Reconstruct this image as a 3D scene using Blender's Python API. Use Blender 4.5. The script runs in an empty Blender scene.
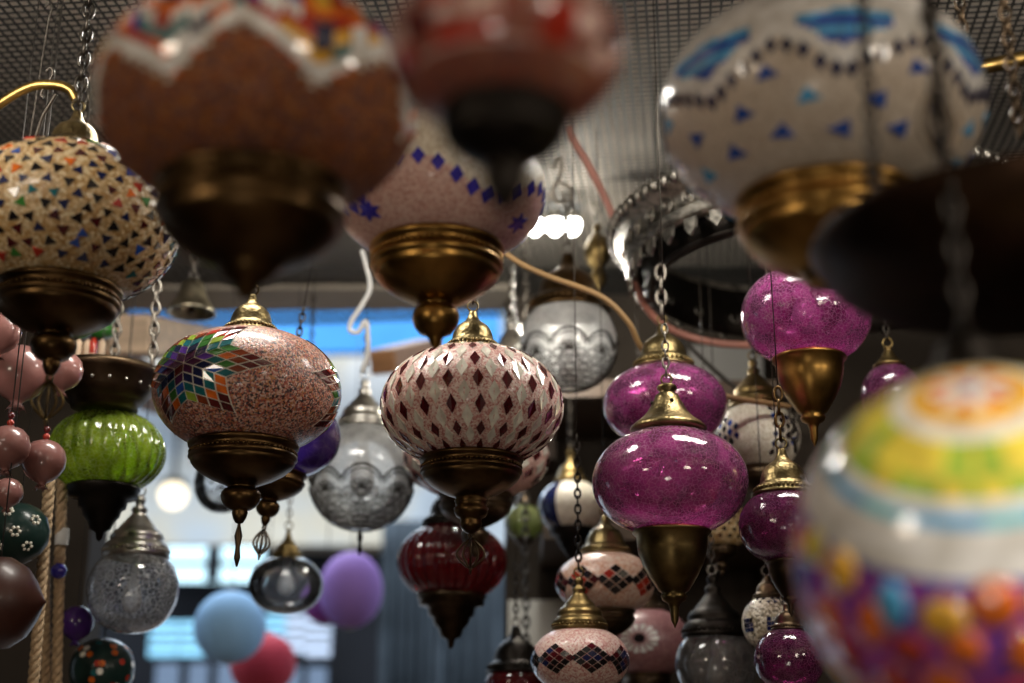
import bpy, math, random
from mathutils import Vector, Matrix
random.seed(7)
C = bpy.context.scene.collection
PI = math.pi
F = 1422.2
PITCH = math.radians(18.0)
CAM = Vector((0, 0, 1.55))
FWD = Vector((0, math.cos(PITCH), math.sin(PITCH)))
UP = Vector((0, -math.sin(PITCH), math.cos(PITCH)))
CEIL = 2.375
MESH_Z = 2.345
def D(d): return 1.3 + (d - 1.3) * .65 if 1.3 < d < 2.45 else d      # the crowded middle of the shop is shallow

def at(px, py, d):
    d = D(d)
    return CAM + d * (FWD + Vector((1, 0, 0)) * ((px - 512) / F) - UP * ((py - 341.5) / F))
def at_y(px, py, Y):
    v = FWD + Vector((1, 0, 0)) * ((px - 512) / F) - UP * ((py - 341.5) / F)
    return CAM + v * (Y / v.y)
def at_z(px, py, Z):
    v = FWD + Vector((1, 0, 0)) * ((px - 512) / F) - UP * ((py - 341.5) / F)
    return CAM + v * ((Z - CAM.z) / v.z)

# ------------------------------------------------------------------ materials
def new_mat(name):
    m = bpy.data.materials.new(name); m.use_nodes = True
    nt = m.node_tree; nt.nodes.clear()
    out = nt.nodes.new('ShaderNodeOutputMaterial')
    return m, nt, out
def N(nt, typ, **kw):
    n = nt.nodes.new(typ)
    for k, v in kw.items():
        if k in n.inputs: n.inputs[k].default_value = v
        else: setattr(n, k, v)
    return n
def col(c): return (c[0], c[1], c[2], 1)
def ramp(nt, stops, interp='LINEAR'):
    r = nt.nodes.new('ShaderNodeValToRGB'); cr = r.color_ramp; cr.interpolation = interp
    while len(cr.elements) < len(stops): cr.elements.new(0.5)
    for e, (p, c) in zip(cr.elements, stops): e.position = p; e.color = col(c)
    return r
def metal(name, c, dark=0.45, rough=0.32, scale=60, emboss=0.0, escale=400, metallic=1.0):
    m, nt, out = new_mat(name)
    b = N(nt, 'ShaderNodeBsdfPrincipled', Metallic=metallic, Roughness=rough)
    tc = N(nt, 'ShaderNodeTexCoord')
    no = N(nt, 'ShaderNodeTexNoise', Scale=scale, Detail=5.0)
    nt.links.new(tc.outputs['Object'], no.inputs['Vector'])
    r = ramp(nt, [(0.35, [x * dark for x in c]), (0.65, c)])
    nt.links.new(no.outputs['Fac'], r.inputs['Fac']); nt.links.new(r.outputs['Color'], b.inputs['Base Color'])
    mr = N(nt, 'ShaderNodeMapRange'); mr.inputs['To Min'].default_value = rough * 0.75; mr.inputs['To Max'].default_value = rough * 1.4
    nt.links.new(no.outputs['Fac'], mr.inputs['Value']); nt.links.new(mr.outputs['Result'], b.inputs['Roughness'])
    if emboss:
        v = N(nt, 'ShaderNodeTexVoronoi', Scale=escale)
        nt.links.new(tc.outputs['Object'], v.inputs['Vector'])
        bp = N(nt, 'ShaderNodeBump', Strength=emboss, Distance=0.0008)
        nt.links.new(v.outputs['Distance'], bp.inputs['Height']); nt.links.new(bp.outputs['Normal'], b.inputs['Normal'])
    nt.links.new(b.outputs['BSDF'], out.inputs['Surface'])
    return m
def beads(name, cols, scale=520, rough=0.3, bump=0.6, coat=0.3, trans=0.0):
    """tiny glass seed beads set side by side, colour picked per bead"""
    m, nt, out = new_mat(name)
    b = N(nt, 'ShaderNodeBsdfPrincipled', Roughness=rough)
    b.inputs['Coat Weight'].default_value = coat; b.inputs['Coat Roughness'].default_value = 0.12
    if not coat: b.inputs['Specular IOR Level'].default_value = 0.12
    tc = N(nt, 'ShaderNodeTexCoord'); v = N(nt, 'ShaderNodeTexVoronoi', Scale=scale)
    nt.links.new(tc.outputs['Object'], v.inputs['Vector'])
    sp = N(nt, 'ShaderNodeSeparateColor'); nt.links.new(v.outputs['Color'], sp.inputs['Color'])
    n = len(cols)
    r = ramp(nt, [(i / n, c) for i, c in enumerate(cols)], 'CONSTANT')
    nt.links.new(sp.outputs[0], r.inputs['Fac'])
    nt.links.new(r.outputs['Color'], b.inputs['Base Color'])
    bp = N(nt, 'ShaderNodeBump', Strength=bump, Distance=0.0012, invert=True)
    nt.links.new(v.outputs['Distance'], bp.inputs['Height']); nt.links.new(bp.outputs['Normal'], b.inputs['Normal'])
    if trans:
        t = N(nt, 'ShaderNodeBsdfTranslucent'); nt.links.new(r.outputs['Color'], t.inputs['Color'])
        mx = N(nt, 'ShaderNodeMixShader', Fac=trans)
        nt.links.new(b.outputs['BSDF'], mx.inputs[1]); nt.links.new(t.outputs['BSDF'], mx.inputs[2])
        nt.links.new(mx.outputs['Shader'], out.inputs['Surface'])
    else: nt.links.new(b.outputs['BSDF'], out.inputs['Surface'])
    return m
def plain(name, c, rough=0.4, coat=0.0, noise=0.12, scale=30, spec=0.5, bump=0.0, metallic=0.0):
    m, nt, out = new_mat(name)
    b = N(nt, 'ShaderNodeBsdfPrincipled', Roughness=rough, Metallic=metallic)
    b.inputs['Coat Weight'].default_value = coat; b.inputs['Coat Roughness'].default_value = 0.08
    b.inputs['Specular IOR Level'].default_value = spec
    tc = N(nt, 'ShaderNodeTexCoord'); no = N(nt, 'ShaderNodeTexNoise', Scale=scale, Detail=4.0)
    nt.links.new(tc.outputs['Object'], no.inputs['Vector'])
    r = ramp(nt, [(0.3, [x * (1 - noise) for x in c]), (0.7, [min(1, x * (1 + noise)) for x in c])])
    nt.links.new(no.outputs['Fac'], r.inputs['Fac']); nt.links.new(r.outputs['Color'], b.inputs['Base Color'])
    if bump:
        bp = N(nt, 'ShaderNodeBump', Strength=bump, Distance=0.004)
        nt.links.new(no.outputs['Fac'], bp.inputs['Height']); nt.links.new(bp.outputs['Normal'], b.inputs['Normal'])
    nt.links.new(b.outputs['BSDF'], out.inputs['Surface'])
    return m
def tile(name, c, rough=0.12):
    return plain(name, c, rough=rough, coat=0.6, noise=0.3, scale=90, spec=0.6)
def glass(name, c, body=0.25, body_col=None, crackle=0.0, cscale=60, rough=0.05, refl=1.0, cloud=0.0):
    """hollow blown glass: tinted see-through wall, a little milky body, pale crackle lines, sharp reflections"""
    m, nt, out = new_mat(name)
    L = nt.links.new
    bc = body_col or c
    tr = N(nt, 'ShaderNodeBsdfTransparent', Color=col(c))
    di = N(nt, 'ShaderNodeBsdfDiffuse', Color=col(bc)); tl = N(nt, 'ShaderNodeBsdfTranslucent', Color=col(bc))
    md = N(nt, 'ShaderNodeMixShader', Fac=0.5); L(di.outputs[0], md.inputs[1]); L(tl.outputs[0], md.inputs[2])
    m1 = N(nt, 'ShaderNodeMixShader', Fac=body); L(tr.outputs[0], m1.inputs[1]); L(md.outputs[0], m1.inputs[2])
    gl = N(nt, 'ShaderNodeBsdfGlossy', Roughness=rough); fr = N(nt, 'ShaderNodeFresnel', IOR=1.55)
    mul = N(nt, 'ShaderNodeMath', operation='MULTIPLY'); mul.inputs[1].default_value = refl; mul.use_clamp = True
    L(fr.outputs[0], mul.inputs[0])
    m2 = N(nt, 'ShaderNodeMixShader'); L(mul.outputs[0], m2.inputs[0]); L(m1.outputs[0], m2.inputs[1]); L(gl.outputs[0], m2.inputs[2])
    if crackle or cloud:
        tc = N(nt, 'ShaderNodeTexCoord')
        no = N(nt, 'ShaderNodeTexNoise', Scale=cscale * 0.22, Detail=5.0); L(tc.outputs['Object'], no.inputs['Vector'])
        mr = N(nt, 'ShaderNodeMapRange'); mr.inputs['From Min'].default_value = 0.38; mr.inputs['From Max'].default_value = 0.66
        mr.inputs['To Min'].default_value = max(0, body - cloud * .5); mr.inputs['To Max'].default_value = body + cloud
        L(no.outputs['Fac'], mr.inputs['Value']); L(mr.outputs[0], m1.inputs[0])
        if crackle:
            warp = N(nt, 'ShaderNodeVectorMath', operation='MULTIPLY_ADD'); warp.inputs[1].default_value = (2.2 / cscale,) * 3
            L(no.outputs['Color'], warp.inputs[0]); L(tc.outputs['Object'], warp.inputs[2])
            v = N(nt, 'ShaderNodeTexVoronoi', feature='DISTANCE_TO_EDGE', Scale=cscale); L(warp.outputs[0], v.inputs['Vector'])
            r = ramp(nt, [(0.0, (1, 1, 1)), (0.07, (0, 0, 0))]); L(v.outputs['Distance'], r.inputs['Fac'])
            amt = N(nt, 'ShaderNodeMath', operation='MULTIPLY'); amt.inputs[1].default_value = crackle; L(r.outputs['Color'], amt.inputs[0])
            pale = [x * .45 + .55 for x in bc]
            cd = N(nt, 'ShaderNodeBsdfDiffuse', Color=col(pale)); ct = N(nt, 'ShaderNodeBsdfTranslucent', Color=col(pale))
            cm = N(nt, 'ShaderNodeMixShader', Fac=0.5); L(cd.outputs[0], cm.inputs[1]); L(ct.outputs[0], cm.inputs[2])
            m3 = N(nt, 'ShaderNodeMixShader'); L(amt.outputs[0], m3.inputs[0]); L(m2.outputs[0], m3.inputs[1]); L(cm.outputs[0], m3.inputs[2])
            v2 = N(nt, 'ShaderNodeTexVoronoi', Scale=cscale * .8); L(warp.outputs[0], v2.inputs['Vector'])
            bp = N(nt, 'ShaderNodeBump', Strength=0.35, Distance=0.0006); L(v2.outputs['Distance'], bp.inputs['Height'])
            gl2 = N(nt, 'ShaderNodeBsdfGlossy', Roughness=rough); L(bp.outputs[0], gl2.inputs['Normal'])
            gm = N(nt, 'ShaderNodeMixShader', Fac=0.45); L(gl.outputs[0], gm.inputs[1]); L(gl2.outputs[0], gm.inputs[2]); L(gm.outputs[0], m2.inputs[2])
            L(m3.outputs[0], out.inputs['Surface']); return m
    L(m2.outputs[0], out.inputs['Surface'])
    return m
def emit(name, c, s):
    m, nt, out = new_mat(name)
    e = N(nt, 'ShaderNodeEmission', Color=col(c), Strength=s)
    nt.links.new(e.outputs[0], out.inputs['Surface']); return m
def wood(name, c, scale=8):
    m, nt, out = new_mat(name)
    b = N(nt, 'ShaderNodeBsdfPrincipled', Roughness=0.6)
    tc = N(nt, 'ShaderNodeTexCoord'); mp = N(nt, 'ShaderNodeMapping'); mp.inputs['Scale'].default_value = (1, 8, 8)
    no = N(nt, 'ShaderNodeTexNoise', Scale=scale, Detail=6.0)
    nt.links.new(tc.outputs['Object'], mp.inputs[0]); nt.links.new(mp.outputs[0], no.inputs['Vector'])
    r = ramp(nt, [(0.3, [x * 0.55 for x in c]), (0.7, c)])
    nt.links.new(no.outputs['Fac'], r.inputs['Fac']); nt.links.new(r.outputs[0], b.inputs['Base Color'])
    nt.links.new(b.outputs[0], out.inputs['Surface']); return m

M = {}
M['brass'] = metal('aged_brass', (0.30, 0.21, 0.085), 0.35, 0.34, 40)
M['brass_emb'] = metal('embossed_brass', (0.28, 0.21, 0.095), 0.45, 0.33, 60, 0.45, 330)
M['brass_warm'] = metal('warm_brass', (0.46, 0.26, 0.07), 0.45, 0.30, 35)
M['bronze'] = metal('dark_bronze', (0.11, 0.075, 0.045), 0.45, 0.36, 40)
M['bronze_mid'] = metal('brown_bronze', (0.15, 0.088, 0.036), 0.4, 0.33, 40)
M['gold_dark'] = metal('dull_gold', (0.34, 0.22, 0.07), 0.4, 0.36, 40)
M['silver'] = metal('tarnished_silver', (0.40, 0.37, 0.32), 0.3, 0.4, 80, 0.5, 300)
M['silver_plain'] = metal('plain_silver', (0.66, 0.63, 0.57), 0.55, 0.3, 50)
M['bell_brass'] = metal('pale_brass', (0.80, 0.72, 0.52), 0.5, 0.35, 40)
M['black_bronze'] = metal('blackened_bronze', (0.045, 0.024, 0.014), 0.5, 0.5, 40)
M['black'] = metal('blackened_metal', (0.035, 0.03, 0.026), 0.6, 0.42, 50)
M['wire'] = metal('steel_wire', (0.30, 0.27, 0.23), 0.5, 0.35, 90)
M['wire_dark'] = metal('dark_wire', (0.07, 0.06, 0.05), 0.5, 0.4, 90)
M['cream_beads'] = beads('cream_gold_beads', [(0.56, 0.36, 0.15), (0.72, 0.53, 0.29), (0.44, 0.25, 0.08), (0.78, 0.64, 0.40), (0.52, 0.36, 0.18)], 400)
M['sand'] = beads('pink_black_seed_beads', [(0.52, 0.20, 0.14), (0.06, 0.03, 0.03), (0.62, 0.36, 0.28), (0.42, 0.10, 0.06), (0.16, 0.10, 0.11), (0.66, 0.42, 0.32), (0.50, 0.22, 0.08), (0.03, 0.025, 0.03), (0.35, 0.09, 0.07), (0.68, 0.5, 0.44)], 700, bump=0.4)
M['pink_beads'] = beads('pink_cream_seed_beads', [(0.82, 0.62, 0.55), (0.62, 0.30, 0.27), (0.85, 0.70, 0.64), (0.72, 0.44, 0.38), (0.80, 0.60, 0.54), (0.55, 0.22, 0.20)], 640, bump=0.35)
M['rose_beads'] = beads('rose_seed_beads', [(0.66, 0.40, 0.34), (0.72, 0.48, 0.42), (0.58, 0.32, 0.27), (0.75, 0.55, 0.48)], 560, bump=0.35)
M['ivory_beads'] = beads('ivory_seed_beads', [(0.80, 0.74, 0.60), (0.88, 0.82, 0.70), (0.70, 0.62, 0.48)], 450, bump=0.5)
M['stone_beads'] = beads('stone_white_beads', [(0.66, 0.56, 0.45), (0.72, 0.63, 0.52), (0.60, 0.50, 0.40)], 450, bump=0.3)
M['brown_beads'] = beads('rust_brown_beads', [(0.27, 0.09, 0.03), (0.20, 0.065, 0.03), (0.34, 0.14, 0.05), (0.13, 0.055, 0.035), (0.17, 0.09, 0.09)], 480, rough=0.6, bump=0.3, coat=0.0)
M['red_beads'] = beads('dull_red_beads', [(0.30, 0.07, 0.045), (0.22, 0.085, 0.06), (0.36, 0.12, 0.06), (0.16, 0.07, 0.07)], 480, bump=0.3)
M['plum_beads'] = beads('dusky_rose_beads', [(0.36, 0.17, 0.18), (0.42, 0.22, 0.22), (0.28, 0.12, 0.14)], 480, bump=0.3)
M['peach_beads'] = beads('peach_seed_beads', [(0.78, 0.50, 0.36), (0.84, 0.62, 0.50), (0.66, 0.36, 0.24), (0.85, 0.68, 0.58)], 450, bump=0.4)
M['violet_beads'] = beads('violet_pink_beads', [(0.16, 0.04, 0.36), (0.36, 0.05, 0.34), (0.10, 0.04, 0.42), (0.62, 0.12, 0.32)], 300, bump=0.2)
M['silver_beads'] = beads('silver_grey_beads', [(0.62, 0.55, 0.42), (0.4, 0.34, 0.24), (0.78, 0.72, 0.6), (0.2, 0.17, 0.12)], 420, bump=0.5)
for n, c in dict(white=(0.86, 0.83, 0.76), cream=(0.78, 0.68, 0.50), maroon=(0.075, 0.006, 0.010), darkred=(0.11, 0.010, 0.010), red=(0.42, 0.035, 0.018),
                 orange=(0.75, 0.16, 0.02), rust=(0.22, 0.045, 0.015), amber=(0.80, 0.42, 0.05), yellow=(0.88, 0.66, 0.08), green=(0.045, 0.20, 0.035), lime=(0.35, 0.5, 0.06),
                 teal=(0.015, 0.15, 0.17), blue=(0.03, 0.10, 0.45), cobalt=(0.05, 0.04, 0.42), navy=(0.012, 0.018, 0.075), sky=(0.10, 0.42, 0.75),
                 violet=(0.12, 0.04, 0.36), black=(0.012, 0.010, 0.012), pink=(0.72, 0.22, 0.30), plum=(0.09, 0.02, 0.08), pearl=(0.84, 0.76, 0.66),
                 cyan=(0.20, 0.62, 0.72)).items():
    M['t_' + n] = tile('tile_' + n, c)
M['magenta'] = glass('magenta_crackle_glass', (0.82, 0.32, 0.66), 0.30, (0.72, 0.09, 0.45), 0.34, 290, 0.05, 1.5, 0.26)
M['magenta_dark'] = glass('dark_magenta_crackle_glass', (0.52, 0.13, 0.38), 0.24, (0.42, 0.04, 0.26), 0.22, 400, 0.05, 1.5, 0.2)
M['magenta_bright'] = glass('bright_magenta_glass', (0.86, 0.34, 0.70), 0.34, (0.88, 0.13, 0.54), 0.40, 250, 0.05, 1.6, 0.30)
M['clear'] = glass('clear_glass', (0.97, 0.98, 1.0), 0.05, (0.85, 0.9, 0.97), 0.0, 60, 0.04, 1.1, 0.06)
M['crackle'] = glass('clear_crackle_glass', (0.97, 0.98, 1.0), 0.04, (0.92, 0.95, 1.0), 0.85, 190, 0.04, 2.0, 0.06)
M['frost'] = glass('frosted_white_glass', (0.98, 0.98, 0.98), 0.38, (1.0, 1.0, 0.98), 0.5, 300, 0.08, 1.3, 0.15)
M['milky'] = glass('milky_white_glass', (0.97, 0.97, 0.97), 0.66, (1.0, 1.0, 0.98), 0.5, 260, 0.08, 1.5, 0.15)
M['smoke_glass'] = glass('grey_glass', (0.7, 0.68, 0.66), 0.22, (0.5, 0.47, 0.46), 0.1, 90, 0.08, 1.6, 0.15)
M['green'] = glass('lime_green_glass', (0.60, 0.82, 0.06), 0.40, (0.52, 0.74, 0.03), 0.35, 230, 0.06, 1.6, 0.25)
M['red'] = glass('ruby_red_glass', (0.35, 0.012, 0.03), 0.45, (0.27, 0.008, 0.022), 0.0, 60, 0.08, 1.6, 0.1)
M['purple'] = glass('violet_glass', (0.32, 0.18, 0.72), 0.5, (0.20, 0.10, 0.5), 0.1, 90, 0.06, 1.5, 0.2)
M['olive_glass'] = glass('olive_green_glass', (0.5, 0.55, 0.2), 0.5, (0.45, 0.5, 0.2), 0.1, 90, 0.06, 1.2, 0.2)
M['pink_ceramic'] = plain('pink_glazed_ceramic', (0.30, 0.135, 0.12), 0.3, 0.7, 0.08, 25)
M['brown_ceramic'] = plain('brown_glazed_ceramic', (0.055, 0.018, 0.012), 0.42, 0.1, 0.25, 18)
M['dark_ceramic'] = plain('dark_green_ceramic', (0.012, 0.03, 0.026), 0.3, 0.2, 0.3, 18, 0.25)
M['purple_ceramic'] = plain('purple_ceramic', (0.06, 0.02, 0.16), 0.25, 0.25, 0.2, 20, 0.3)
M['paper_blue'] = plain('pale_blue_paper', (0.27, 0.48, 0.74), 0.7, 0, 0.05, 20, 0.2)
M['paper_red'] = plain('red_paper', (0.48, 0.045, 0.07), 0.7, 0, 0.05, 20, 0.2)
M['paper_purple'] = plain('purple_paper', (0.30, 0.17, 0.50), 0.7, 0, 0.05, 20, 0.2)
M['paper_plum'] = plain('plum_paper', (0.20, 0.06, 0.28), 0.7, 0, 0.05, 20, 0.2)
M['cord_pink'] = plain('dusty_pink_cable', (0.36, 0.15, 0.11), 0.5)
M['cord_brown'] = plain('brown_cord', (0.26, 0.155, 0.06), 0.6)
M['cord_dark'] = plain('dark_cord', (0.03, 0.025, 0.02), 0.6)
M['rope'] = plain('jute_rope', (0.50, 0.36, 0.22), 0.8, 0, 0.25, 200, 0.3, 0.5)
M['tape'] = plain('white_tape', (0.7, 0.7, 0.68), 0.6)
M['ceiling'] = plain('taupe_ceiling_plaster', (0.60, 0.53, 0.45), 0.85, 0, 0.12, 6, 0.2)
M['mesh'] = plain('black_wire_netting', (0.015, 0.014, 0.012), 0.6)
M['wall_dark'] = plain('dark_brown_wall', (0.035, 0.027, 0.02), 0.8, 0, 0.3, 5, 0.2)
M['wall_grey'] = plain('grey_wall', (0.25, 0.24, 0.225), 0.8, 0, 0.1, 5, 0.2)
M['floor'] = plain('brown_floor', (0.16, 0.11, 0.08), 0.6, 0, 0.2, 5)
M['beam'] = plain('taupe_painted_beam', (0.22, 0.19, 0.15), 0.7, 0, 0.2, 5)
M['wood'] = wood('honey_wood', (0.42, 0.20, 0.08))
M['wood_pale'] = wood('pale_wood', (0.70, 0.52, 0.36))
M['wood_dark'] = wood('dark_wood', (0.07, 0.042, 0.024))
M['facade'] = plain('cream_facade_plaster', (0.66, 0.60, 0.48), 0.9, 0, 0.15, 1.2, 0.1)
m_, nt_, out_ = new_mat('weathered_facade_plaster')
b_ = N(nt_, 'ShaderNodeBsdfPrincipled', Roughness=.9); tc_ = N(nt_, 'ShaderNodeTexCoord'); no_ = N(nt_, 'ShaderNodeTexNoise', Scale=1.1, Detail=3.0)
nt_.links.new(tc_.outputs['Object'], no_.inputs['Vector']); r_ = ramp(nt_, [(.36, (.26, .31, .36)), (.48, (.50, .56, .60)), (.56, (.62, .57, .45)), (.66, (.72, .72, .68))])
nt_.links.new(no_.outputs['Fac'], r_.inputs['Fac']); nt_.links.new(r_.outputs[0], b_.inputs['Base Color']); nt_.links.new(b_.outputs[0], out_.inputs['Surface'])
M['facade'] = m_
M['facade_dark'] = plain('dark_shopfront_paint', (0.011, 0.013, 0.018), 0.7, 0, 0.3, 2, 0.2)
M['awning'] = plain('bright_blue_tarpaulin', (0.065, 0.28, 0.66), 0.8, 0, 0.25, 2, 0.1)
M['cloth_blue'] = plain('slate_blue_cloth', (0.075, 0.095, 0.115), 0.9, 0, 0.4, 6, 0.1)
M['paint_white'] = plain('white_painted_board', (0.55, 0.55, 0.52), 0.7, 0, 0.1, 3)
M['lit_window'] = emit('lit_window_glow', (0.55, 0.85, 1.0), 1.9)
M['lit_cool'] = emit('cool_lit_display', (0.30, 0.70, 1.0), 1.3)
M['lit_white'] = emit('white_lit_display', (0.60, 0.75, 1.0), 1.1)
M['lit_dim'] = emit('dim_lit_display', (0.35, 0.5, 0.75), 0.45)
M['lit_warm'] = emit('warm_lit_lamp', (1.0, 0.86, 0.62), 2.2)
M['led'] = emit('white_led', (1.0, 0.98, 0.90), 14)

# ------------------------------------------------------------------ mesh helpers
class MB:
    def __init__(s): s.v = []; s.f = []; s.m = []; s.sm = []
    def add(s, vs, fs, m=0, smooth=True):
        o = len(s.v); s.v += [tuple(x) for x in vs]
        for f in fs:
            s.f.append(tuple(i + o for i in f)); s.m.append(m); s.sm.append(smooth)
    def lathe(s, prof, seg=48, m=0, rib=None, paint=None, c=(0, 0, 0), twist=0.0, cap=False):
        """prof: list of (r, z[, t]) top to bottom; rib=(n, amp); paint(th, t) -> material index"""
        o = len(s.v); n = len(prof)
        for k, p in enumerate(prof):
            r, z = p[0], p[1]
            for j in range(seg):
                th = 2 * PI * j / seg + twist * k / n
                rr = r
                if rib: rr = r * (1 - rib[1] * (1 - abs(math.cos(rib[0] * (2 * PI * j / seg) / 2))))
                s.v.append((c[0] + rr * math.sin(th), c[1] - rr * math.cos(th), c[2] + z))
        for k in range(n - 1):
            for j in range(seg):
                j2 = (j + 1) % seg
                s.f.append((o + k * seg + j, o + (k + 1) * seg + j, o + (k + 1) * seg + j2, o + k * seg + j2))
                mm = m
                if paint: mm = paint(2 * PI * (j + .5) / seg, (prof[k][2] + prof[k + 1][2]) / 2)
                s.m.append(mm); s.sm.append(True)
        if cap:
            s.f.append(tuple(o + j for j in range(seg))[::-1]); s.m.append(m); s.sm.append(False)
            s.f.append(tuple(o + (n - 1) * seg + j for j in range(seg))); s.m.append(m); s.sm.append(False)
    def tube(s, pts, r, seg=8, m=0, closed=False):
        pts = [Vector(p) for p in pts]; n = len(pts); o = len(s.v)
        prev = None
        for i, p in enumerate(pts):
            if closed: t = pts[(i + 1) % n] - pts[i - 1]
            else: t = pts[min(i + 1, n - 1)] - pts[max(i - 1, 0)]
            t.normalize()
            if prev is None:
                a = Vector((0, 0, 1)) if abs(t.z) < 0.9 else Vector((1, 0, 0))
                u = t.cross(a).normalized()
            else: u = (prev - t * prev.dot(t)).normalized()
            w = t.cross(u); prev = u
            rr = r[i] if isinstance(r, (list, tuple)) else r
            for j in range(seg):
                an = 2 * PI * j / seg
                s.v.append(tuple(p + u * (rr * math.cos(an)) + w * (rr * math.sin(an))))
        for i in range(n if closed else n - 1):
            i2 = (i + 1) % n
            for j in range(seg):
                j2 = (j + 1) % seg
                s.f.append((o + i * seg + j, o + i * seg + j2, o + i2 * seg + j2, o + i2 * seg + j)); s.m.append(m); s.sm.append(True)
        if not closed:
            s.f.append(tuple(o + j for j in range(seg))[::-1]); s.m.append(m); s.sm.append(False)
            s.f.append(tuple(o + (n - 1) * seg + j for j in range(seg))); s.m.append(m); s.sm.append(False)
    def ball(s, c, r, m=0, seg=10, rings=6, sz=1.0):
        prof = []
        for k in range(rings + 1):
            t = PI / 2 - PI * k / rings
            prof.append((max(r * math.cos(t), r * 0.02), r * sz * math.sin(t)))
        s.lathe(prof, seg, m, c=c)
    def box(s, c, d, m=0, R=None):
        x, y, z = d[0] / 2, d[1] / 2, d[2] / 2
        vs = [Vector((a, b, e)) for a in (-x, x) for b in (-y, y) for e in (-z, z)]
        if R: vs = [R @ v for v in vs]
        vs = [v + Vector(c) for v in vs]
        s.add(vs, [(0, 1, 3, 2), (4, 6, 7, 5), (0, 4, 5, 1), (2, 3, 7, 6), (0, 2, 6, 4), (1, 5, 7, 3)], m, False)
    def prism(s, poly, nrm, h, m=0):
        """raised tile: polygon (3d points) lifted by h along each point's normal, with side walls"""
        n = len(poly)
        lo = [Vector(p) - Vector(q) * h * 0.3 for p, q in zip(poly, nrm)]; hi = [Vector(p) + Vector(q) * h for p, q in zip(poly, nrm)]
        s.add(lo + hi, [tuple(range(n, 2 * n))] + [(i, (i + 1) % n, n + (i + 1) % n, n + i) for i in range(n)], m, False)
    def build(s, name, mats, parent=None, loc=None, off=None):
        me = bpy.data.meshes.new(name)
        v = s.v if off is None else [(a - off[0], b - off[1], c - off[2]) for a, b, c in s.v]
        me.from_pydata(v, [], s.f); me.update()
        for mt in (mats if isinstance(mats, (list, tuple)) else [mats]): me.materials.append(M[mt] if isinstance(mt, str) else mt)
        me.polygons.foreach_set('material_index', s.m); me.polygons.foreach_set('use_smooth', s.sm)
        o = bpy.data.objects.new(name, me); C.objects.link(o)
        if parent: o.parent = parent
        if loc is not None: o.location = loc
        return o
def tag(o, label, cat, group=None, kind=None):
    if kind: o['kind'] = kind
    if label: o['label'] = label
    if cat: o['category'] = cat
    if group: o['group'] = group
    return o
def empty(name, loc, rot=(0, 0, 0)):
    o = bpy.data.objects.new(name, None); C.objects.link(o); o.empty_display_size = 0.02
    o.location = loc; o.rotation_euler = rot; return o
def structure(name, mb, mat, off=None):
    o = mb.build(name, mat, off=off, loc=off); o['kind'] = 'structure'; return o
def smooth_path(ctrl, n=8):
    P = [Vector(p) for p in ctrl]; P = [P[0] * 2 - P[1]] + P + [P[-1] * 2 - P[-2]]; out = []
    for i in range(1, len(P) - 2):
        for k in range(n):
            t = k / n; a, b, c, d = P[i - 1:i + 3]
            out.append(0.5 * (2 * b + (c - a) * t + (2 * a - 5 * b + 4 * c - d) * t * t + (3 * b - a - 3 * c + d) * t ** 3))
    out.append(P[-2]); return out
def add_chain(mb, p0, p1, L=0.011, w=0.0011, m=0, seg=10, ts=5):
    p0, p1 = Vector(p0), Vector(p1); d = p1 - p0; n = max(1, int(d.length / (L * 0.72)))
    t = d.normalized(); a = Vector((0, 1, 0)) if abs(t.y) < .9 else Vector((1, 0, 0))
    u = t.cross(a).normalized(); v = t.cross(u)
    for i in range(n):
        c = p0 + d * ((i + .5) / n); ax = u if i % 2 else v
        pts = [c + t * (L / 2 * math.cos(x)) + ax * (L * 0.27 * math.sin(x)) for x in [2 * PI * k / seg for k in range(seg)]]
        mb.tube(pts, w, ts, m, True)

# ------------------------------------------------------------------ lamp parts (px units, scaled by s)
SP = 0.88
def S(a, b, th, t):
    r = a * max(math.cos(t), 1e-4) ** SP
    return Vector((r * math.sin(th), -r * math.cos(th), b * math.sin(t)))
def Sn(a, b, th, t):
    return Vector((math.cos(t) * math.sin(th) / a, -math.cos(t) * math.cos(th) / a, math.sin(t) / b)).normalized()
def globe_prof(a, b, t0, t1, n=40):
    return [(a * max(math.cos(t), 1e-4) ** SP, b * math.sin(t), t) for t in [t1 + (t0 - t1) * k / n for k in range(n + 1)]]
def lat_for(r, a): return math.acos(min(1, (r / a) ** (1 / SP)))

class Ball:
    """surface of one globe: lathe plus raised tiles laid by (longitude, latitude)"""
    def __init__(g, mb, a, b, dz): g.mb, g.a, g.b, g.dz = mb, a, b, dz; g.h = a * 0.012
    def tile(g, pts, m):
        P = [S(g.a, g.b, th, t) + Vector((0, 0, g.dz)) for th, t in pts]; Q = [Sn(g.a, g.b, th, t) for th, t in pts]
        g.mb.prism(P, Q, g.h, m)
    def local(g, th0, t0, x, y):
        c = Vector((math.cos(t0) * math.sin(th0), -math.cos(t0) * math.cos(th0), math.sin(t0)))
        e = Vector((math.cos(th0), math.sin(th0), 0)); n = e.cross(c) * -1
        if n.z < 0: n = -n
        d = math.hypot(x, y)
        if d < 1e-9: v = c
        else: v = c * math.cos(d) + (e * x + n * y) * (math.sin(d) / d)
        return (math.atan2(v.x, -v.y), math.asin(max(-1, min(1, v.z))))
    def shape(g, th0, t0, pts, m): g.tile([g.local(th0, t0, x, y) for x, y in pts], m)
R_ = math.radians
def diamond(w, h): return [(0, h), (-w, 0), (0, -h), (w, 0)]
def triangle(r, rot): return [(r * math.cos(rot + k * 2 * PI / 3), r * math.sin(rot + k * 2 * PI / 3)) for k in range(3)]
def disc(w, h, n=10): return [(w * math.cos(2 * PI * k / n), h * math.sin(2 * PI * k / n)) for k in range(n)]
def tri_wave(x): x = x % 1.0; return 4 * abs(x - 0.5) - 1          # +1 at 0, -1 at 0.5

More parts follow.
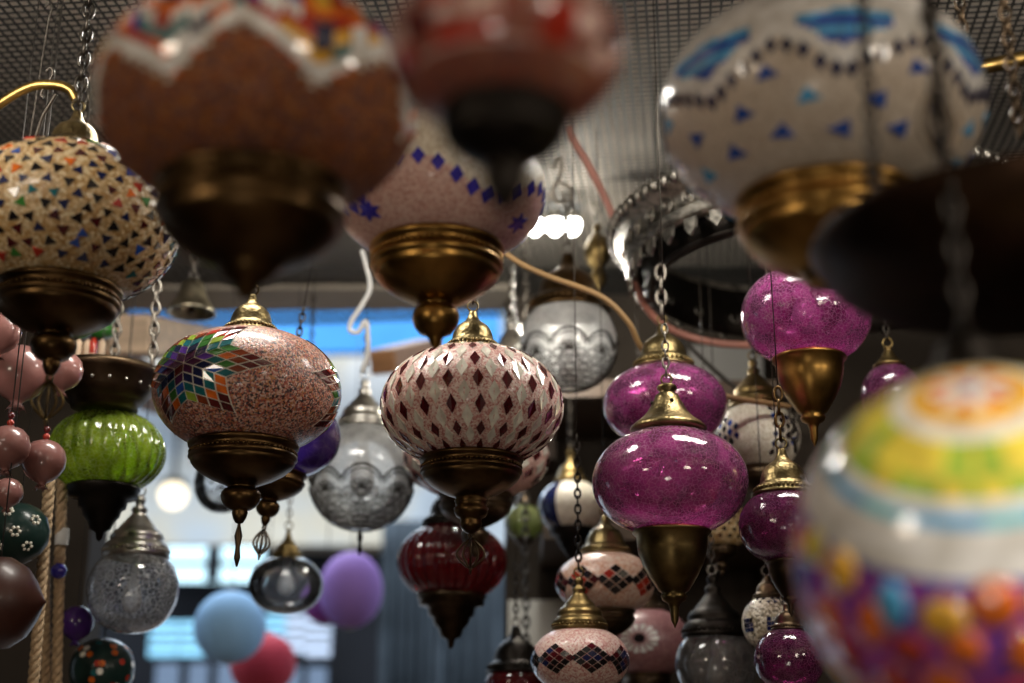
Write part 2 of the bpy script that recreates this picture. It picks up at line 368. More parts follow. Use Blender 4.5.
def pat_triangles(g, rows, r, idx, tmin=-55, tmax=62):
    for k in range(rows):
        t = R_(tmin + (tmax - tmin) * (k + .5) / rows); n = max(5, int(2 * PI * math.cos(t) / (r * 3.0)))
        for j in range(n):
            th = 2 * PI * (j + (k % 2) * .5 + random.uniform(-.12, .12)) / n
            g.shape(th, t + random.uniform(-.015, .015), [(x, y * 1.3) for x, y in triangle(r * random.uniform(.85, 1.1), PI / 2 * (1 if (j + k) % 2 else -1) + random.uniform(-.4, .4))], random.choice(idx))
def pat_diamonds(g, rows, n, w, h, m1, m2, skew=.03, half=R_(11)):
    for k, t_deg in enumerate(rows):
        for j in range(n):
            for q, mm in ((0, m1), (.5, m2)):
                t = R_(t_deg) + (half if q else 0)
                th = 2 * PI * (j + q) / n + skew * (k - (.5 if q else 0))
                sc = 1.15 if q else 1.0
                ww, hh = w * sc, h * sc * (.8 if abs(t) > R_(38) else 1)
                g.tile([(th, t + hh), (th - ww, t), (th, t - hh), (th + ww, t)], mm)
def pat_star(g, th0, t0, n, k, s, rot, colour, grout):
    for q in range(n):
        e1 = (math.cos(rot + 2 * PI * q / n), math.sin(rot + 2 * PI * q / n)); e2 = (math.cos(rot + 2 * PI * (q + 1) / n), math.sin(rot + 2 * PI * (q + 1) / n))
        for i in range(k):
            for j in range(k):
                for g_, mm, h in ((-.03, grout, .004), (.08, colour(q, i, j), .012)):
                    pts = [(i + a_, j + b_) for a_, b_ in ((g_, g_), (1 - g_, g_), (1 - g_, 1 - g_), (g_, 1 - g_))]
                    g.h = g.a * h
                    g.shape(th0, t0, [((x * e1[0] + y * e2[0]) * s, (x * e1[1] + y * e2[1]) * s) for x, y in pts], mm)
def flat(prof, k): return [(r, z * k) for r, z in prof]
BOWL = [(.93, .02), (1.0, 0), (1.03, -.04), (1.02, -.09), (.97, -.12), (.96, -.15), (.96, -.24), (1.0, -.27), (1.01, -.33), (.97, -.37), (.95, -.40),
        (.96, -.43), (.90, -.52), (.78, -.64), (.60, -.76), (.42, -.85), (.31, -.90)]
NECK_BALL = [(.26, -.93), (.25, -.97), (.31, -1.0), (.36, -1.07), (.37, -1.16), (.34, -1.28), (.27, -1.38), (.20, -1.43), (.13, -1.45), (.15, -1.50), (.12, -1.62), (.07, -1.72), (.02, -1.74)]
NECK_TUBE = [(.30, -.93), (.33, -.97), (.31, -1.02), (.30, -1.10), (.34, -1.14), (.33, -1.22), (.29, -1.32), (.22, -1.36), (.20, -1.42), (.22, -1.48), (.19, -1.58), (.10, -1.68), (.02, -1.71)]
CONE = [(.93, .02), (1.0, 0), (1.03, -.05), (.99, -.10), (.93, -.14), (.90, -.5), (.80, -.85), (.62, -1.2), (.46, -1.45), (.40, -1.55), (.30, -1.62), (.34, -1.70), (.30, -1.80), (.16, -1.88),
        (.12, -2.0), (.10, -2.3), (.03, -2.45), (.01, -2.5)]
CUP = [(.93, .02), (1.0, 0), (1.02, -.08), (.96, -.14), (.95, -.3), (.7, -.36), (.66, -.6), (.55, -.66), (.5, -.85), (.36, -1.0), (.3, -1.2), (.12, -1.3), (.08, -1.5), (.01, -1.55)]
DOME = [(.03, 1.62), (.10, 1.60), (.15, 1.54), (.16, 1.46), (.19, 1.36), (.24, 1.26), (.31, 1.17), (.44, 1.08), (.58, .97), (.69, .80), (.755, .60), (.78, .44), (.83, .36), (.93, .31), (.96, .26), (.95, .12), (1.02, .08), (1.05, .04), (1.03, 0), (.95, -.02)]
TIERS = [(.03, 1.95), (.12, 1.9), (.18, 1.8), (.14, 1.68), (.12, 1.6), (.22, 1.55), (.25, 1.45), (.2, 1.38), (.3, 1.25), (.42, 1.1), (.55, .95), (.6, .86), (.68, .82), (.78, .7), (.82, .6), (.78, .52),
         (.84, .48), (.95, .36), (1.0, .25), (.97, .18), (1.0, .12), (1.02, .05), (.98, 0)]
CONECAP = [(.03, 1.40), (.18, 1.38), (.26, 1.33), (.27, 1.25), (.20, 1.18), (.22, 1.13), (.30, 1.08), (.36, .95), (.44, .78), (.58, .56), (.74, .40), (.90, .28), (.99, .20), (1.02, .14), (1.0, .08), (.80, .05), (.82, 0), (.92, -.02)]

def scaled(prof, R, z): return [(r * R, z + h * R) for r, h in prof]

def filigree(mb, top, w, h, wire, m=0):
    """openwork teardrop of bent wire with a hanging loop"""
    x0, y0, z0 = top
    for ang in (0, PI / 2):
        cx, sx = math.cos(ang), math.sin(ang)
        for sg in (-1, 1):
            for q in (1.0, .55):
                pts = [Vector((x0 + cx * sg * w * q * math.sin(PI * u) ** .8 * (1.15 - .5 * abs(u - .55)), y0 + sx * sg * w * q * math.sin(PI * u) ** .8, z0 - h * (.12 + .74 * u))) for u in [k / 10 for k in range(11)]]
                mb.tube(pts, wire, 5, m)
    mb.tube([(x0 + w * .2 * math.cos(q), y0, z0 - h * .06 + h * .06 * math.sin(q)) for q in [2 * PI * k / 8 for k in range(8)]], wire, 5, m, True)
    mb.tube([(x0, y0, z0 - h * .84), (x0, y0, z0 - h * .9), (x0, y0, z0 - h)], [wire * 1.8, wire * 1.4, wire * .5], 6, m)
def spike(mb, top, r, h, m=0):
    x, y, z = top
    mb.tube([(x, y, z + h * .04), (x, y, z - h * .05), (x, y, z - h * .3), (x, y, z - h * .55), (x, y, z - h * .8), (x, y, z - h)], [r * .4, r * .4, r, r * .55, r * .8, r * .2], 8, m)

LAMPS = 'hanging lamps crowding the shop ceiling'
def lamp(label, px, py, d, a, b, globe_mat, cap=None, hold=None, drop=None, pattern=None, paint=None, rib=None, chain='wire_dark', neck=None, roll=0.0,
         seg=72, rot=0.0, name='hanging_lamp', cat='hanging lamp', cap_r=None, bulb=False, links=(0.011, 0.0011), twist=0.0, chain_to=None, ring=True, group=LAMPS, lace=False, clen=55):
    """cap=(profile, radius px, material), hold=(profile, radius px, neck profile or None, material, beads?)"""
    s = D(d) / F; ctr = at(px, py, d)
    A, B = a * s, b * s
    rt = (cap[1] * .95 if cap else a * .3) * s
    t1 = lat_for(min(rt, A * .97), A)
    t0 = -lat_for(min(hold[1] * .95 * s, A * .98), A) if hold else -R_(89)
    zt, zb = B * math.sin(t1), B * math.sin(t0)
    # lowest point
    low = zb
    if hold: low = zb + (hold[2] or hold[0])[-1][1] * hold[1] * s
    if drop: low -= drop[1] * s
    base = Vector((0, 0, low))
    roll_r = R_(roll); phi = math.atan2(512 - px, F)
    rotm = Matrix.Rotation(phi, 4, 'Z') @ Matrix.Rotation(roll_r, 4, 'Y')
    e = empty(name, ctr + rotm @ base); e.rotation_euler = rotm.to_euler()
    tag(e, label, cat, group)
    dz = -low
    # globe
    mb = MB()
    mats = globe_mat if isinstance(globe_mat, list) else [globe_mat]
    pr = globe_prof(A, B, t0, t1, 64 if paint else 32)
    pr = [(r, z + dz, t) for r, z, t in pr]
    if not hold: pr.append((A * .004, -B + dz, -PI / 2))
    mb.lathe(pr, 160 if paint else (max(seg, rib[0] * 8) if rib else seg), 0, rib, paint, twist=twist)
    if pattern: pattern(Ball(mb, A, B, dz))
    gl = mb.build('globe', mats, e)
    if lace:
        lb = MB(); ga = A * 1.012; gb = B * 1.012
        n = 8; Zd = Vector((0, 0, dz))
        def bow(th, t, amp, span, w, k=12): lb.tube([S(ga, gb, th + (u - .5) * span, R_(t) + R_(amp) * math.sin(PI * u) ** .7) + Zd for u in [i / k for i in range(k + 1)]], A * w, 5)
        for q in range(n):
            th = 2 * PI * q / n
            bow(th, -14, 15, 2 * PI / n, .020); bow(th, -17, 13, 2 * PI / n * .92, .012)
            for k in range(5):                                              # fan of petals inside each scallop
                an = (k - 2) * .5
                c0 = (th, R_(-24)); lb.tube([S(ga, gb, c0[0] + (.10 + .10 * math.cos(x)) * math.sin(an) * 1.3 + .045 * math.sin(x) * math.cos(an), c0[1] + (.10 + .10 * math.cos(x)) * math.cos(an) * .9 - .045 * math.sin(x) * math.sin(an)) + Zd for x in [2 * PI * i / 8 for i in range(8)]], A * .011, 4, 0, True)
        for k, t in enumerate((-27, -36, -45, -54, -63, -72)):
            m_ = 8 * max(1, round(3.2 * math.cos(R_(t)))); rr = .42 * 2 * PI / m_
            for q in range(m_):
                th = 2 * PI * (q + .5 * (k % 2)) / m_
                lb.tube([S(ga, gb, th + rr * math.cos(x), R_(t) + R_(4.4) * math.sin(x)) + Zd for x in [2 * PI * i / 8 for i in range(8)]], A * .011, 4, 0, True)
        lb.tube([S(ga, gb, 2 * PI * k / 40, R_(-78)) + Zd for k in range(40)], A * .016, 4, 0, True)
        lb.build('lace_overlay', lace, e)
    if bulb:
        bb = MB(); bb.lathe([(A * .06, zt + dz), (A * .09, zt + dz - B * .3), (A * .09, zt + dz - B * .45), (A * .2, zt + dz - B * .8), (A * .24, zt + dz - B), (A * .18, zt + dz - B * 1.2), (A * .02, zt + dz - B * 1.3)], 16)
        bb.build('bulb', 'frost', e)
    top = zt + dz
    if cap:
        cb = MB(); R = cap[1] * s; cb.lathe(scaled(cap[0], R, zt + dz), 48)
        if cap[0] is not CONECAP:
            nb = 40
            for k in range(nb): cb.ball((R * .975 * math.sin(2 * PI * k / nb), -R * .975 * math.cos(2 * PI * k / nb), zt + dz + R * .19), R * .062, 0, 6, 4)
        capo = cb.build('cap', cap[2], e)
        if cap[0] is CONECAP:
            hb = MB()
            for k in range(4):
                th = 2 * PI * k / 4 + .3; hb.ball((R * .42 * math.sin(th), -R * .42 * math.cos(th), zt + dz + R * .84), R * .055, 0, 8, 5)
            hb.build('screw', 'wire_dark', capo)
        top = zt + dz + cap[0][0][1] * R
    if ring and cap:
        rb = MB(); rr = max(0.005, cap[1] * s * .14)
        rb.tube([(rr * math.cos(q), 0, top + rr * .85 + rr * math.sin(q)) for q in [2 * PI * k / 14 for k in range(14)]], rr * .2, 6, 0, True)
        rb.build('hanging_ring', cap[2] if cap[2] in ('brass', 'brass_emb', 'silver_plain') else 'wire', capo); top += rr * 1.6
    if chain:
        zc = ((chain_to if chain_to is not None else MESH_Z) - (ctr + rotm @ base).z) / max(.5, math.cos(roll_r)); zl = min(zc, top + clen * s)
        ch = MB(); add_chain(ch, (0, 0, top), (0, 0, zl), links[0], links[1])
        if zc > zl:
            wb = MB(); wb.tube([(0, 0, zl - .001), (0, 0, zc)], .0006, 5); wb.build('hanging_wire', 'wire_dark', e)
        ch.build('chain', chain, e)
    if hold:
        R = hold[1] * s; hb = MB(); prof = list(hold[0]) + list(hold[2] or [])
        hb.lathe(scaled(prof, R, zb + dz), 56)
        if hold[4]:
            nb = 64
            for k in range(nb): hb.ball((R * .975 * math.sin(2 * PI * k / nb), -R * .975 * math.cos(2 * PI * k / nb), zb + dz - R * .195), R * .04, 0, 6, 4)
        hb.build('holder', hold[3], e)
    if drop:
        zt2 = (low + drop[1] * s) + dz; db = MB()
        if drop[0] == 'filigree': filigree(db, (0, 0, zt2 + .0005), drop[2] * s, drop[1] * s, max(.0007, 1.2 * s), 0)
        else: spike(db, (0, 0, zt2 + .0005), drop[2] * s, drop[1] * s, 0)
        db.build('pendant_drop', drop[3], e)
    return e

# ================================================================== THE SETTING
YB = 2.2                                         # the shop's open front on the street side
b = MB(); b.box((0.3, 0.3, CEIL + .04), (5.4, 3.95, .08)); structure('ceiling', b, 'ceiling')
b = MB(); b.box((0.3, 3.0, -.04), (14, 12, .08)); structure('floor', b, 'floor')
b = MB(); b.box((-2.2, 0.2, 1.19), (.1, 3.6, 2.37)); structure('wall_left', b, 'wall_dark')
b = MB(); b.box((2.2, 0.3, 1.19), (.1, 3.9, 2.37)); structure('wall_right', b, 'wall_dark')
b = MB(); b.box((0.3, -1.65, 1.19), (5.4, .1, 2.37)); structure('wall_rear', b, 'wall_grey')
xr = at_y(505, 400, YB).x
b = MB(); b.box(((xr + 2.25) / 2, YB + .05, 1.19), (2.25 - xr, .1, 2.37)); structure('wall_back', b, 'wall_dark')
p0, p1 = at_y(100, 272, YB), at_y(510, 300, YB)
b = MB(); b.box(((p0.x + p1.x) / 2 - .3, YB, (p0.z + p1.z) / 2), (p1.x - p0.x + .6, .10, abs(p0.z - p1.z)))
structure('trim_1', b, 'beam')
zt = at_y(300, 268, YB).z
b = MB(); b.box((-.9, YB + .02, (zt + CEIL) / 2), (2.8, .14, CEIL - zt)); structure('trim_2', b, 'wall_dark')
xl = at_y(88, 560, YB).x
b = MB(); b.box(((-2.25 + xl) / 2, YB + .05, 1.19), (xl + 2.25, .1, 2.37)); structure('wall_front', b, 'wall_dark')
# black wire netting stretched under the ceiling
b = MB(); ang = R_(-7); cell = .0112; Rz = Matrix.Rotation(ang, 3, 'Z')
for k in range(-80, 81):
    b.box(Rz @ Vector((k * cell, 0, 0)) + Vector((0.05, 1.4, MESH_Z)), (.0026, 1.8, .0012), 0, Rz)
    b.box(Rz @ Vector((0, k * cell, 0)) + Vector((0.05, 1.4, MESH_Z + .0012)), (1.8, .0026, .0012), 0, Rz)
structure('ceiling_netting', b, 'mesh')

# the street seen through the open front
YF = 6.2
def slab(name, x0, y0, x1, y1, Y, dep, mat, kind=True):
    a_, c_ = at_y(x0, y0, Y), at_y(x1, y1, Y)
    ctr = Vector(((a_.x + c_.x) / 2, Y + dep / 2, (a_.z + c_.z) / 2)); mb = MB()
    mb.box((0, 0, 0), (abs(c_.x - a_.x), dep, abs(a_.z - c_.z)))
    o = mb.build(name, mat, loc=ctr)
    if kind: o['kind'] = 'structure'
    return o
slab('facade_wall', -420, 352, 560, 545, YF, .2, 'facade')
slab('facade_wall', -420, 545, 560, 800, YF + .25, .2, 'facade_dark')
slab('facade_wall', -420, 150, 560, 352, YF + 2.6, .2, 'facade')
aw = slab('street_awning', 60, 284, 500, 352, YF - .5, .06, 'awning', False)
tag(aw, 'bright blue tarpaulin stretched across the street outside the shop', 'awning')
def window_rect(n, x0, y0, x1, y1, mat, bars, frame='facade_dark', Y=YF):
    e = slab('window_%d' % n, x0 - 3, y0 - 3, x1 + 3, y1 + 3, Y - .06, .04, frame)
    a_, c_ = at_y(x0, y0, Y), at_y(x1, y1, Y); w, h = abs(c_.x - a_.x), abs(a_.z - c_.z)
    mb = MB(); mb.box((0, -.03, 0), (w, .02, h)); p = mb.build('pane', mat, e)
    mb = MB()
    for k in range(1, bars[0]): mb.box((-w / 2 + w * k / bars[0], -.05, 0), (w / bars[0] * .28, .02, h))
    for k in range(1, bars[1]): mb.box((0, -.05, -h / 2 + h * k / bars[1]), (w, .02, h / bars[1] * .28))
    if mb.v: mb.build('glazing_bar', frame, e)
window_rect(1, 168, 548, 262, 582, 'lit_window', (2, 2))
window_rect(2, 152, 622, 176, 656, 'lit_cool', (1, 4))
window_rect(3, 181, 622, 203, 656, 'lit_cool', (1, 4))
window_rect(4, 258, 616, 284, 645, 'lit_cool', (1, 4))
window_rect(5, 287, 616, 304, 652, 'lit_white', (1, 4))
window_rect(6, 307, 618, 330, 656, 'lit_white', (1, 4))
window_rect(7, 158, 664, 240, 720, 'lit_dim', (3, 1))
window_rect(8, 262, 668, 325, 720, 'lit_dim', (3, 1))
window_rect(9, 200, 360, 262, 420, 'lit_dim', (1, 1))
e = empty('street_lamp', at_y(172, 512, YF - .4)); tag(e, 'glowing warm globe lamp out in the street left below the rainbow star lamp', 'street lamp')
mb = MB(); mb.ball((0, 0, .07), .055, 0, 24, 16); mb.build('globe', 'lit_warm', e)
mb = MB(); mb.lathe([(.03, .145), (.05, .135), (.055, .115), (.04, .115)], 24); mb.tube([(0, 0, .14), (0, 0, .5), (0, .40, .5)], .01, 8); mb.build('bracket', 'black', e)
# clothes-grey hangings below
cl = MB()
def drape(x0, x1, ytop, ybot, Y, mat, label):
    a_, c_ = at_y(x0, ytop, Y), at_y(x1, ybot, Y); n = 40; mb = MB(); vs = []; fs = []
    h = a_.z - c_.z
    for i in range(n + 1):
        u = i / n; x = a_.x + (c_.x - a_.x) * u
        for j in range(7):
            v = j / 6; vs.append((x, Y + .03 * math.sin(u * 34 + v) * (0.4 + v), a_.z - h * v))
    for i in range(n):
        for j in range(6): fs.append((i * 7 + j, i * 7 + j + 1, i * 7 + j + 8, i * 7 + j + 7))
    mb.add(vs, fs); zb = min(v[2] for v in vs)
    o = mb.build('hanging_cloth', mat, off=((a_.x + c_.x) / 2, Y, zb), loc=((a_.x + c_.x) / 2, Y, zb))
    md = o.modifiers.new('thickness', 'SOLIDIFY'); md.thickness = .006
    tag(o, label, 'cloth', 'cloths hanging in the street')
drape(384, 432, 520, 760, 4.9, 'cloth_blue', 'slate blue cloth hanging below the red ribbed lamp, on its left side')
drape(436, 505, 560, 760, 5.2, 'cloth_blue', 'slate blue cloth with deep folds hanging behind the stem of the red ribbed lamp')
# right-hand back: grey wall piece, shelves
slab('wall_panel', 690, 345, 765, 405, YB - .03, .03, 'wall_grey')
def shelf(x0, x1, y, Y, label, mat='wood_dark', th=.025, dep=.25):
    a_, c_ = at_y(x0, y, Y), at_y(x1, y, Y); mb = MB()
    mb.box((0, 0, 0), (c_.x - a_.x, dep, th))
    for f_ in (-.4, 0, .4): mb.box(((c_.x - a_.x) * f_, dep * .3, -th * 1.6), (.03, dep * .4, th * 2.2))
    o = mb.build('wall_shelf', mat, loc=((a_.x + c_.x) / 2, Y - dep / 2, a_.z)); tag(o, label, 'shelf', 'wall shelves at the back')
shelf(520, 760, 432, YB - .002, 'dark wooden wall shelf behind the two magenta lamps')
shelf(540, 1000, 560, YB - .002, 'dark wooden wall shelf low on the back wall behind the latticed mosaic lamps')
wb = slab('painted_board', 508, 600, 572, 665, YB - .02, .02, 'paint_white', False)
tag(wb, 'plain pale board standing in the gloom behind a dark hanging chain', 'board')

# the bright three-bulb ceiling light
cz = at_z(553, 196, CEIL)
e = empty('ceiling_light', cz); tag(e, 'bright white three-bulb light fixed to the ceiling above the clear lace lamp', 'ceiling light')
mb = MB(); mb.box((0, 0, -.010), (.085, .04, .018)); mb.build('bracket', 'silver_plain', e)
for dx in (-.026, .002, .027):
    mb = MB(); mb.lathe([(.003, -.018), (.009, -.021), (.011, -.030), (.012, -.038)], 16); mb.build('socket', 'silver_plain', e).location = (dx, 0, 0)
    mb = MB(); mb.lathe([(.0115, -.037), (.013, -.045), (.0105, -.054), (.005, -.060), (.0005, -.061)], 16); mb.build('bulb', 'led', e).location = (dx, 0, 0)

# ================================================================== THE LAMPS
def pat_l3(g):
    ringcol = [['t_darkred', 't_plum'], ['t_navy', 't_violet', 't_plum', 't_navy'], ['t_teal', 't_blue', 't_navy', 't_green'], ['t_green', 't_rust', 't_orange', 't_teal', 't_lime'],
               ['t_rust', 't_red', 't_orange', 't_rust'], ['t_maroon', 't_darkred', 't_maroon'], ['t_maroon']]
    allm = L3M
    def colour(q, i, j):
        return allm.index(random.choice(ringcol[i + j]))
    for th in (-40, 96, 215): pat_star(g, R_(th), R_(5), 6, 4, .139, R_(-30), colour, 12)
L3M = ['sand', 't_darkred', 't_plum', 't_violet', 't_navy', 't_teal', 't_blue', 't_green', 't_lime', 't_orange', 't_red', 't_maroon', 't_pearl', 't_rust']
lamp('mosaic globe lamp with a rainbow star of diamond tiles on red-black beadwork', 247, 392, 1.30, 93, 62, L3M,
     cap=(DOME, 27, 'brass_emb'), hold=(flat(BOWL, .86), 53, flat(NECK_BALL, .86), 'bronze_mid', True), drop=('spike', 42, 4, 'bronze'), pattern=pat_l3)
def pat_l4(g):
    pat_diamonds(g, [47, 25, 4, -19, -41, -58], 20, .058, .155, 1, 2)
lamp('pink beaded globe lamp set with rows of dark red and pearl diamonds', 472, 407, 1.31, 91, 60, ['pink_beads', 't_maroon', 't_pearl'],
     cap=(DOME, 27, 'brass_emb'), hold=(flat(BOWL, .88), 50, flat(NECK_TUBE, .88), 'bronze_mid', True), drop=('filigree', 40, 12, 'bronze'), pattern=pat_l4)
def pat_l1(g): pat_triangles(g, 14, .057, [1, 1, 1, 2, 2, 3, 3, 4, 5, 6, 7, 1, 1, 2, 1, 3, 1, 8])
lamp('cream gold beaded globe lamp scattered with small dark and red triangle tiles', 66, 224, 1.16, 112, 77, ['cream_beads', 't_black', 't_navy', 't_maroon', 't_red', 't_teal', 't_blue', 't_orange', 't_green'],
     cap=(DOME, 31, 'brass_emb'), hold=(flat(BOWL, .88), 60, flat(NECK_BALL, .86), 'bronze_mid', True), drop=('filigree', 52, 13, 'brass'), pattern=pat_l1, links=(.016, .0018), clen=400)
def zig_c(th): return R_(-18) - R_(12) * math.cos(4 * (th - R_(31)))
def paint_c(th, t): return 1 if t > zig_c(th) else 0
def pat_c(g):
    for k in range(36):
        th = 2 * PI * k / 36; t = zig_c(th) - R_(2)
        g.shape(th, t, diamond(.062, .115), 2)
    for th in (-50, 68, 180):
        for q in range(6):
            an = 2 * PI * q / 6
            r1, r2 = .045, .14
            g.shape(R_(th), R_(-40), [(r2 * math.cos(an), r2 * math.sin(an)), (r1 * 1.6 * math.cos(an + .5), r1 * 1.6 * math.sin(an + .5)), (0, 0), (r1 * 1.6 * math.cos(an - .5), r1 * 1.6 * math.sin(an - .5))], 2)
lamp('rose and ivory beaded globe lamp with violet-blue diamond garland and stars', 438, 191, 1.12, 107, 72, ['rose_beads', 'ivory_beads', 't_cobalt'],
     cap=(DOME, 38, 'brass'), hold=(BOWL, 65, [(.25, -.92), (.24, -.95), (.32, -1.0), (.35, -1.08), (.35, -1.16), (.32, -1.27), (.25, -1.36), (.15, -1.4), (.10, -1.46), (.07, -1.56), (.02, -1.6)], 'brass_warm', True), pattern=pat_c, paint=paint_c)
def zig_a(th): return R_(-5) + R_(13) * tri_wave(3.5 * th / PI + .1)
def paint_a(th, t):
    z = zig_a(th)
    if t < z - R_(7): return 0
    if t < z + R_(1): return 1
    random.seed(int(th * 9) * 131 + int((t - z) * 7.5) * 17)
    r = random.choice([1, 2, 3, 4, 5, 6, 2, 7, 1, 5]); return r
def pat_a(g):
    for k in range(90):
        th = 2 * PI * k / 90; g.shape(th, zig_a(th) - R_(9), triangle(.03, PI / 2), random.choice([5, 8, 8]))
lamp('huge out-of-focus rust brown mosaic globe lamp with white-edged coloured tiles at the top', 258, 103, .78, 161, 108,
     ['brown_beads', 't_white', 't_red', 't_navy', 't_teal', 't_orange', 't_amber', 't_violet', 't_pearl', 't_black'], cap=(DOME, 55, 'bronze'),
     hold=(BOWL, 92, [(.3, -.95), (.24, -1.02), (.14, -1.08), (.10, -1.2), (.02, -1.25)], 'bronze_mid', True), pattern=pat_a, paint=paint_a, links=(.016, .0018))
random.seed(11)
def zig_d(th): return R_(-9) + R_(9) * tri_wave((th - R_(-18)) / R_(52))
def paint_d(th, t):
    z = zig_d(th)
    if t < z: return 0
    ph = abs(((th - R_(-18)) / R_(52) % 1) - .5)          # 0 where the garland hangs lowest
    u = (t - z) / R_(26)
    if 0.35 < u and u < 1.15 - ph * 1.6 and ph < .34:
        return 2 if int(u * 5 + ph * 8) % 2 == 0 else 3
    return 1
def pat_d(g):
    for k in range(70):
        th = 2 * PI * k / 70; g.shape(th, zig_d(th) - R_(2.5), diamond(.036, .075), 4)
    for row, t in enumerate((-16, -30, -44)):
        n = 14
        for j in range(n):
            th = R_(-18) + 2 * PI * (j + .5 * (row % 2)) / n
            if R_(t) < zig_d(th) - R_(7): g.shape(th, R_(t + random.uniform(-2, 2)), triangle(.078, PI / 2 + random.uniform(-.5, .5)), random.choice([2, 2, 3]))
lamp('large white mosaic globe lamp with blue triangles and a blue-edged garland', 820, 111, .88, 160, 110, ['stone_beads', 't_white', 't_blue', 't_sky', 't_navy'],
     cap=(DOME, 55, 'brass'), hold=(BOWL, 88, [(.3, -.95), (.24, -1.0), (.12, -1.04), (.02, -1.06)], 'brass_warm', True), pattern=pat_d, paint=paint_d)
def paint_b(th, t):
    random.seed(int(th * 3.2) * 31 + int((t + 2) * 4.2) * 7); return random.choice([0, 0, 0, 1, 2, 3, 0, 4]) if t > R_(-34) else 0
lamp('blurred dull red mosaic globe lamp with a black metal bottom cup', 505, 50, .56, 117, 79, ['red_beads', 'rose_beads', 't_red', 'pink_beads', 't_maroon'],
     cap=(DOME, 40, 'black'), hold=(BOWL, 63, [(.3, -.95), (.36, -1.05), (.3, -1.3), (.15, -1.6), (.02, -1.7)], 'black', True), paint=paint_b, links=(.014, .0016))
lamp('out-of-frame lamp of which only a dark pointed bottom tip shows at the top edge', 212, -190, .54, 130, 88, 'brown_beads', cap=(DOME, 44, 'black'), hold=(BOWL, 74, NECK_BALL, 'black', False))
lamp('violet glass globe lamp half hidden behind the rainbow star lamp', 281, 434, 1.62, 60, 43, 'purple', cap=(CONECAP, 24, 'bronze'), hold=(BOWL, 32, NECK_BALL, 'bronze_mid', False),
     drop=('filigree', 34, 7, 'wire'), roll=7)
lamp('frosted white globe lamp with black lace pattern on its lower half', 362, 476, 2.0, 53, 54, 'frost', cap=(TIERS, 27, 'silver_plain'), drop=('spike', 26, 3, 'black'), lace='wire_dark', bulb=True)
lamp('clear crackle glass ball lamp under a fluted silver cap', 133, 590, 1.7, 45, 43, 'crackle', cap=(TIERS, 33, 'silver_plain'), bulb=True)
lamp('small plain clear glass oval lamp above the pale blue paper lantern', 286, 585, 2.1, 37, 29, 'clear', cap=(TIERS, 15, 'brass'), chain='wire', bulb=True)
lamp('ruby red ribbed glass lamp on a dark stepped cup', 452, 562, 2.0, 55, 39, 'red', cap=(DOME, 30, 'black'), hold=(CUP, 34, None, 'bronze', False), rib=(26, .055), seg=208)
lamp('clear glass globe lamp with scalloped lace under a big brown brass cap', 569, 343, 2.0, 48, 49, 'milky', cap=(DOME, 40, 'bronze_mid'), lace='wire_dark', bulb=True, links=(.02, .002), chain='wire')
lamp('magenta crackle glass lamp hanging behind another, upper of the overlapping pair', 665, 405, 1.62, 62, 41, 'magenta', cap=(DOME, 30, 'brass_emb'), hold=(CONE, 32, None, 'brass', False), links=(.02, .002), chain='wire', bulb=True)
lamp('magenta crackle glass lamp in front with a pierced brass cone cap and brass funnel', 670, 482, 1.32, 78, 54, 'magenta_bright', cap=(CONECAP, 38, 'brass_emb'), hold=(CONE, 38, None, 'brass', False), chain='wire', bulb=True)
lamp('wide magenta glass lamp beneath the blue-and-white lamp with a brass cup', 806, 316, 1.5, 65, 50, 'magenta', cap=(DOME, 30, 'brass'), hold=(CONE, 36, None, 'brass_warm', False), bulb=True)
lamp('small dark magenta glass lamp above the shoulder of the multicoloured globe', 892, 397, 1.62, 31, 34, 'magenta_dark', cap=(CONECAP, 16, 'brass'), hold=(CUP, 16, None, 'brass', False))
lamp('dark magenta glass lamp close beside the multicoloured globe, brass bead-rimmed cap', 786, 526, 1.26, 47, 38, 'magenta_dark', cap=(DOME, 30, 'brass_emb'), hold=(CONE, 22, None, 'bronze', False), bulb=True, chain='bronze_mid', links=(.014, .0015))
def pat_l16(g):
    for th0 in (R_(40), R_(-52), R_(165)):
        for r in range(5):
            for c in range(6 - r):
                g.shape(th0, R_(-2), [(x + (r - 1.5) * .17, y + (c - (5 - r) / 2) * .26) for x, y in diamond(.075, .12)], random.choice([1, 1, 2, 3]))
lamp('ivory beaded lamp with blue and black tile fans behind the magenta pair', 757, 438, 1.78, 43, 36, ['ivory_beads', 't_navy', 't_blue', 't_black'], cap=(TIERS, 27, 'brass'), hold=(BOWL, 25, NECK_BALL, 'bronze', False), pattern=pat_l16)
def pat_l17(g): pat_triangles(g, 7, .10, [1, 1, 2], -45, 60)
lamp('gold beaded lamp with black triangles peeping from behind the brass funnel', 720, 525, 1.85, 31, 24, ['cream_beads', 't_black', 't_maroon'], cap=(DOME, 14, 'brass'), hold=(BOWL, 17, NECK_BALL, 'bronze', False), pattern=pat_l17)
def lattice(g, tmid, rows, n, w, h, cols, frame=None):
    for r in range(rows):
        for j in range(n):
            th = 2 * PI * (j + .5 * (r % 2)) / n; t = R_(tmid) + (r - (rows - 1) / 2) * h * 1.08
            g.tile([(th, t + h), (th - w, t), (th, t - h), (th + w, t)], random.choice(cols))
def pat_l18(g):
    for j in range(9):
        th = 2 * PI * j / 9 + .2
        for r in range(3):
            for c in range(3):
                g.shape(th, R_(-6), [(x + (r - c) * .135, y + (r + c - 2) * .165) for x, y in diamond(.118, .145)], random.choice([1, 1, 1, 2, 3]))
lamp('peach beaded mosaic lamp with a black and red lozenge band under a brass cap', 606, 583, 1.75, 50, 31, ['peach_beads', 't_black', 't_red', 't_maroon'], cap=(DOME, 25, 'brass_emb'), hold=(BOWL, 28, NECK_BALL, 'bronze', False), pattern=pat_l18)
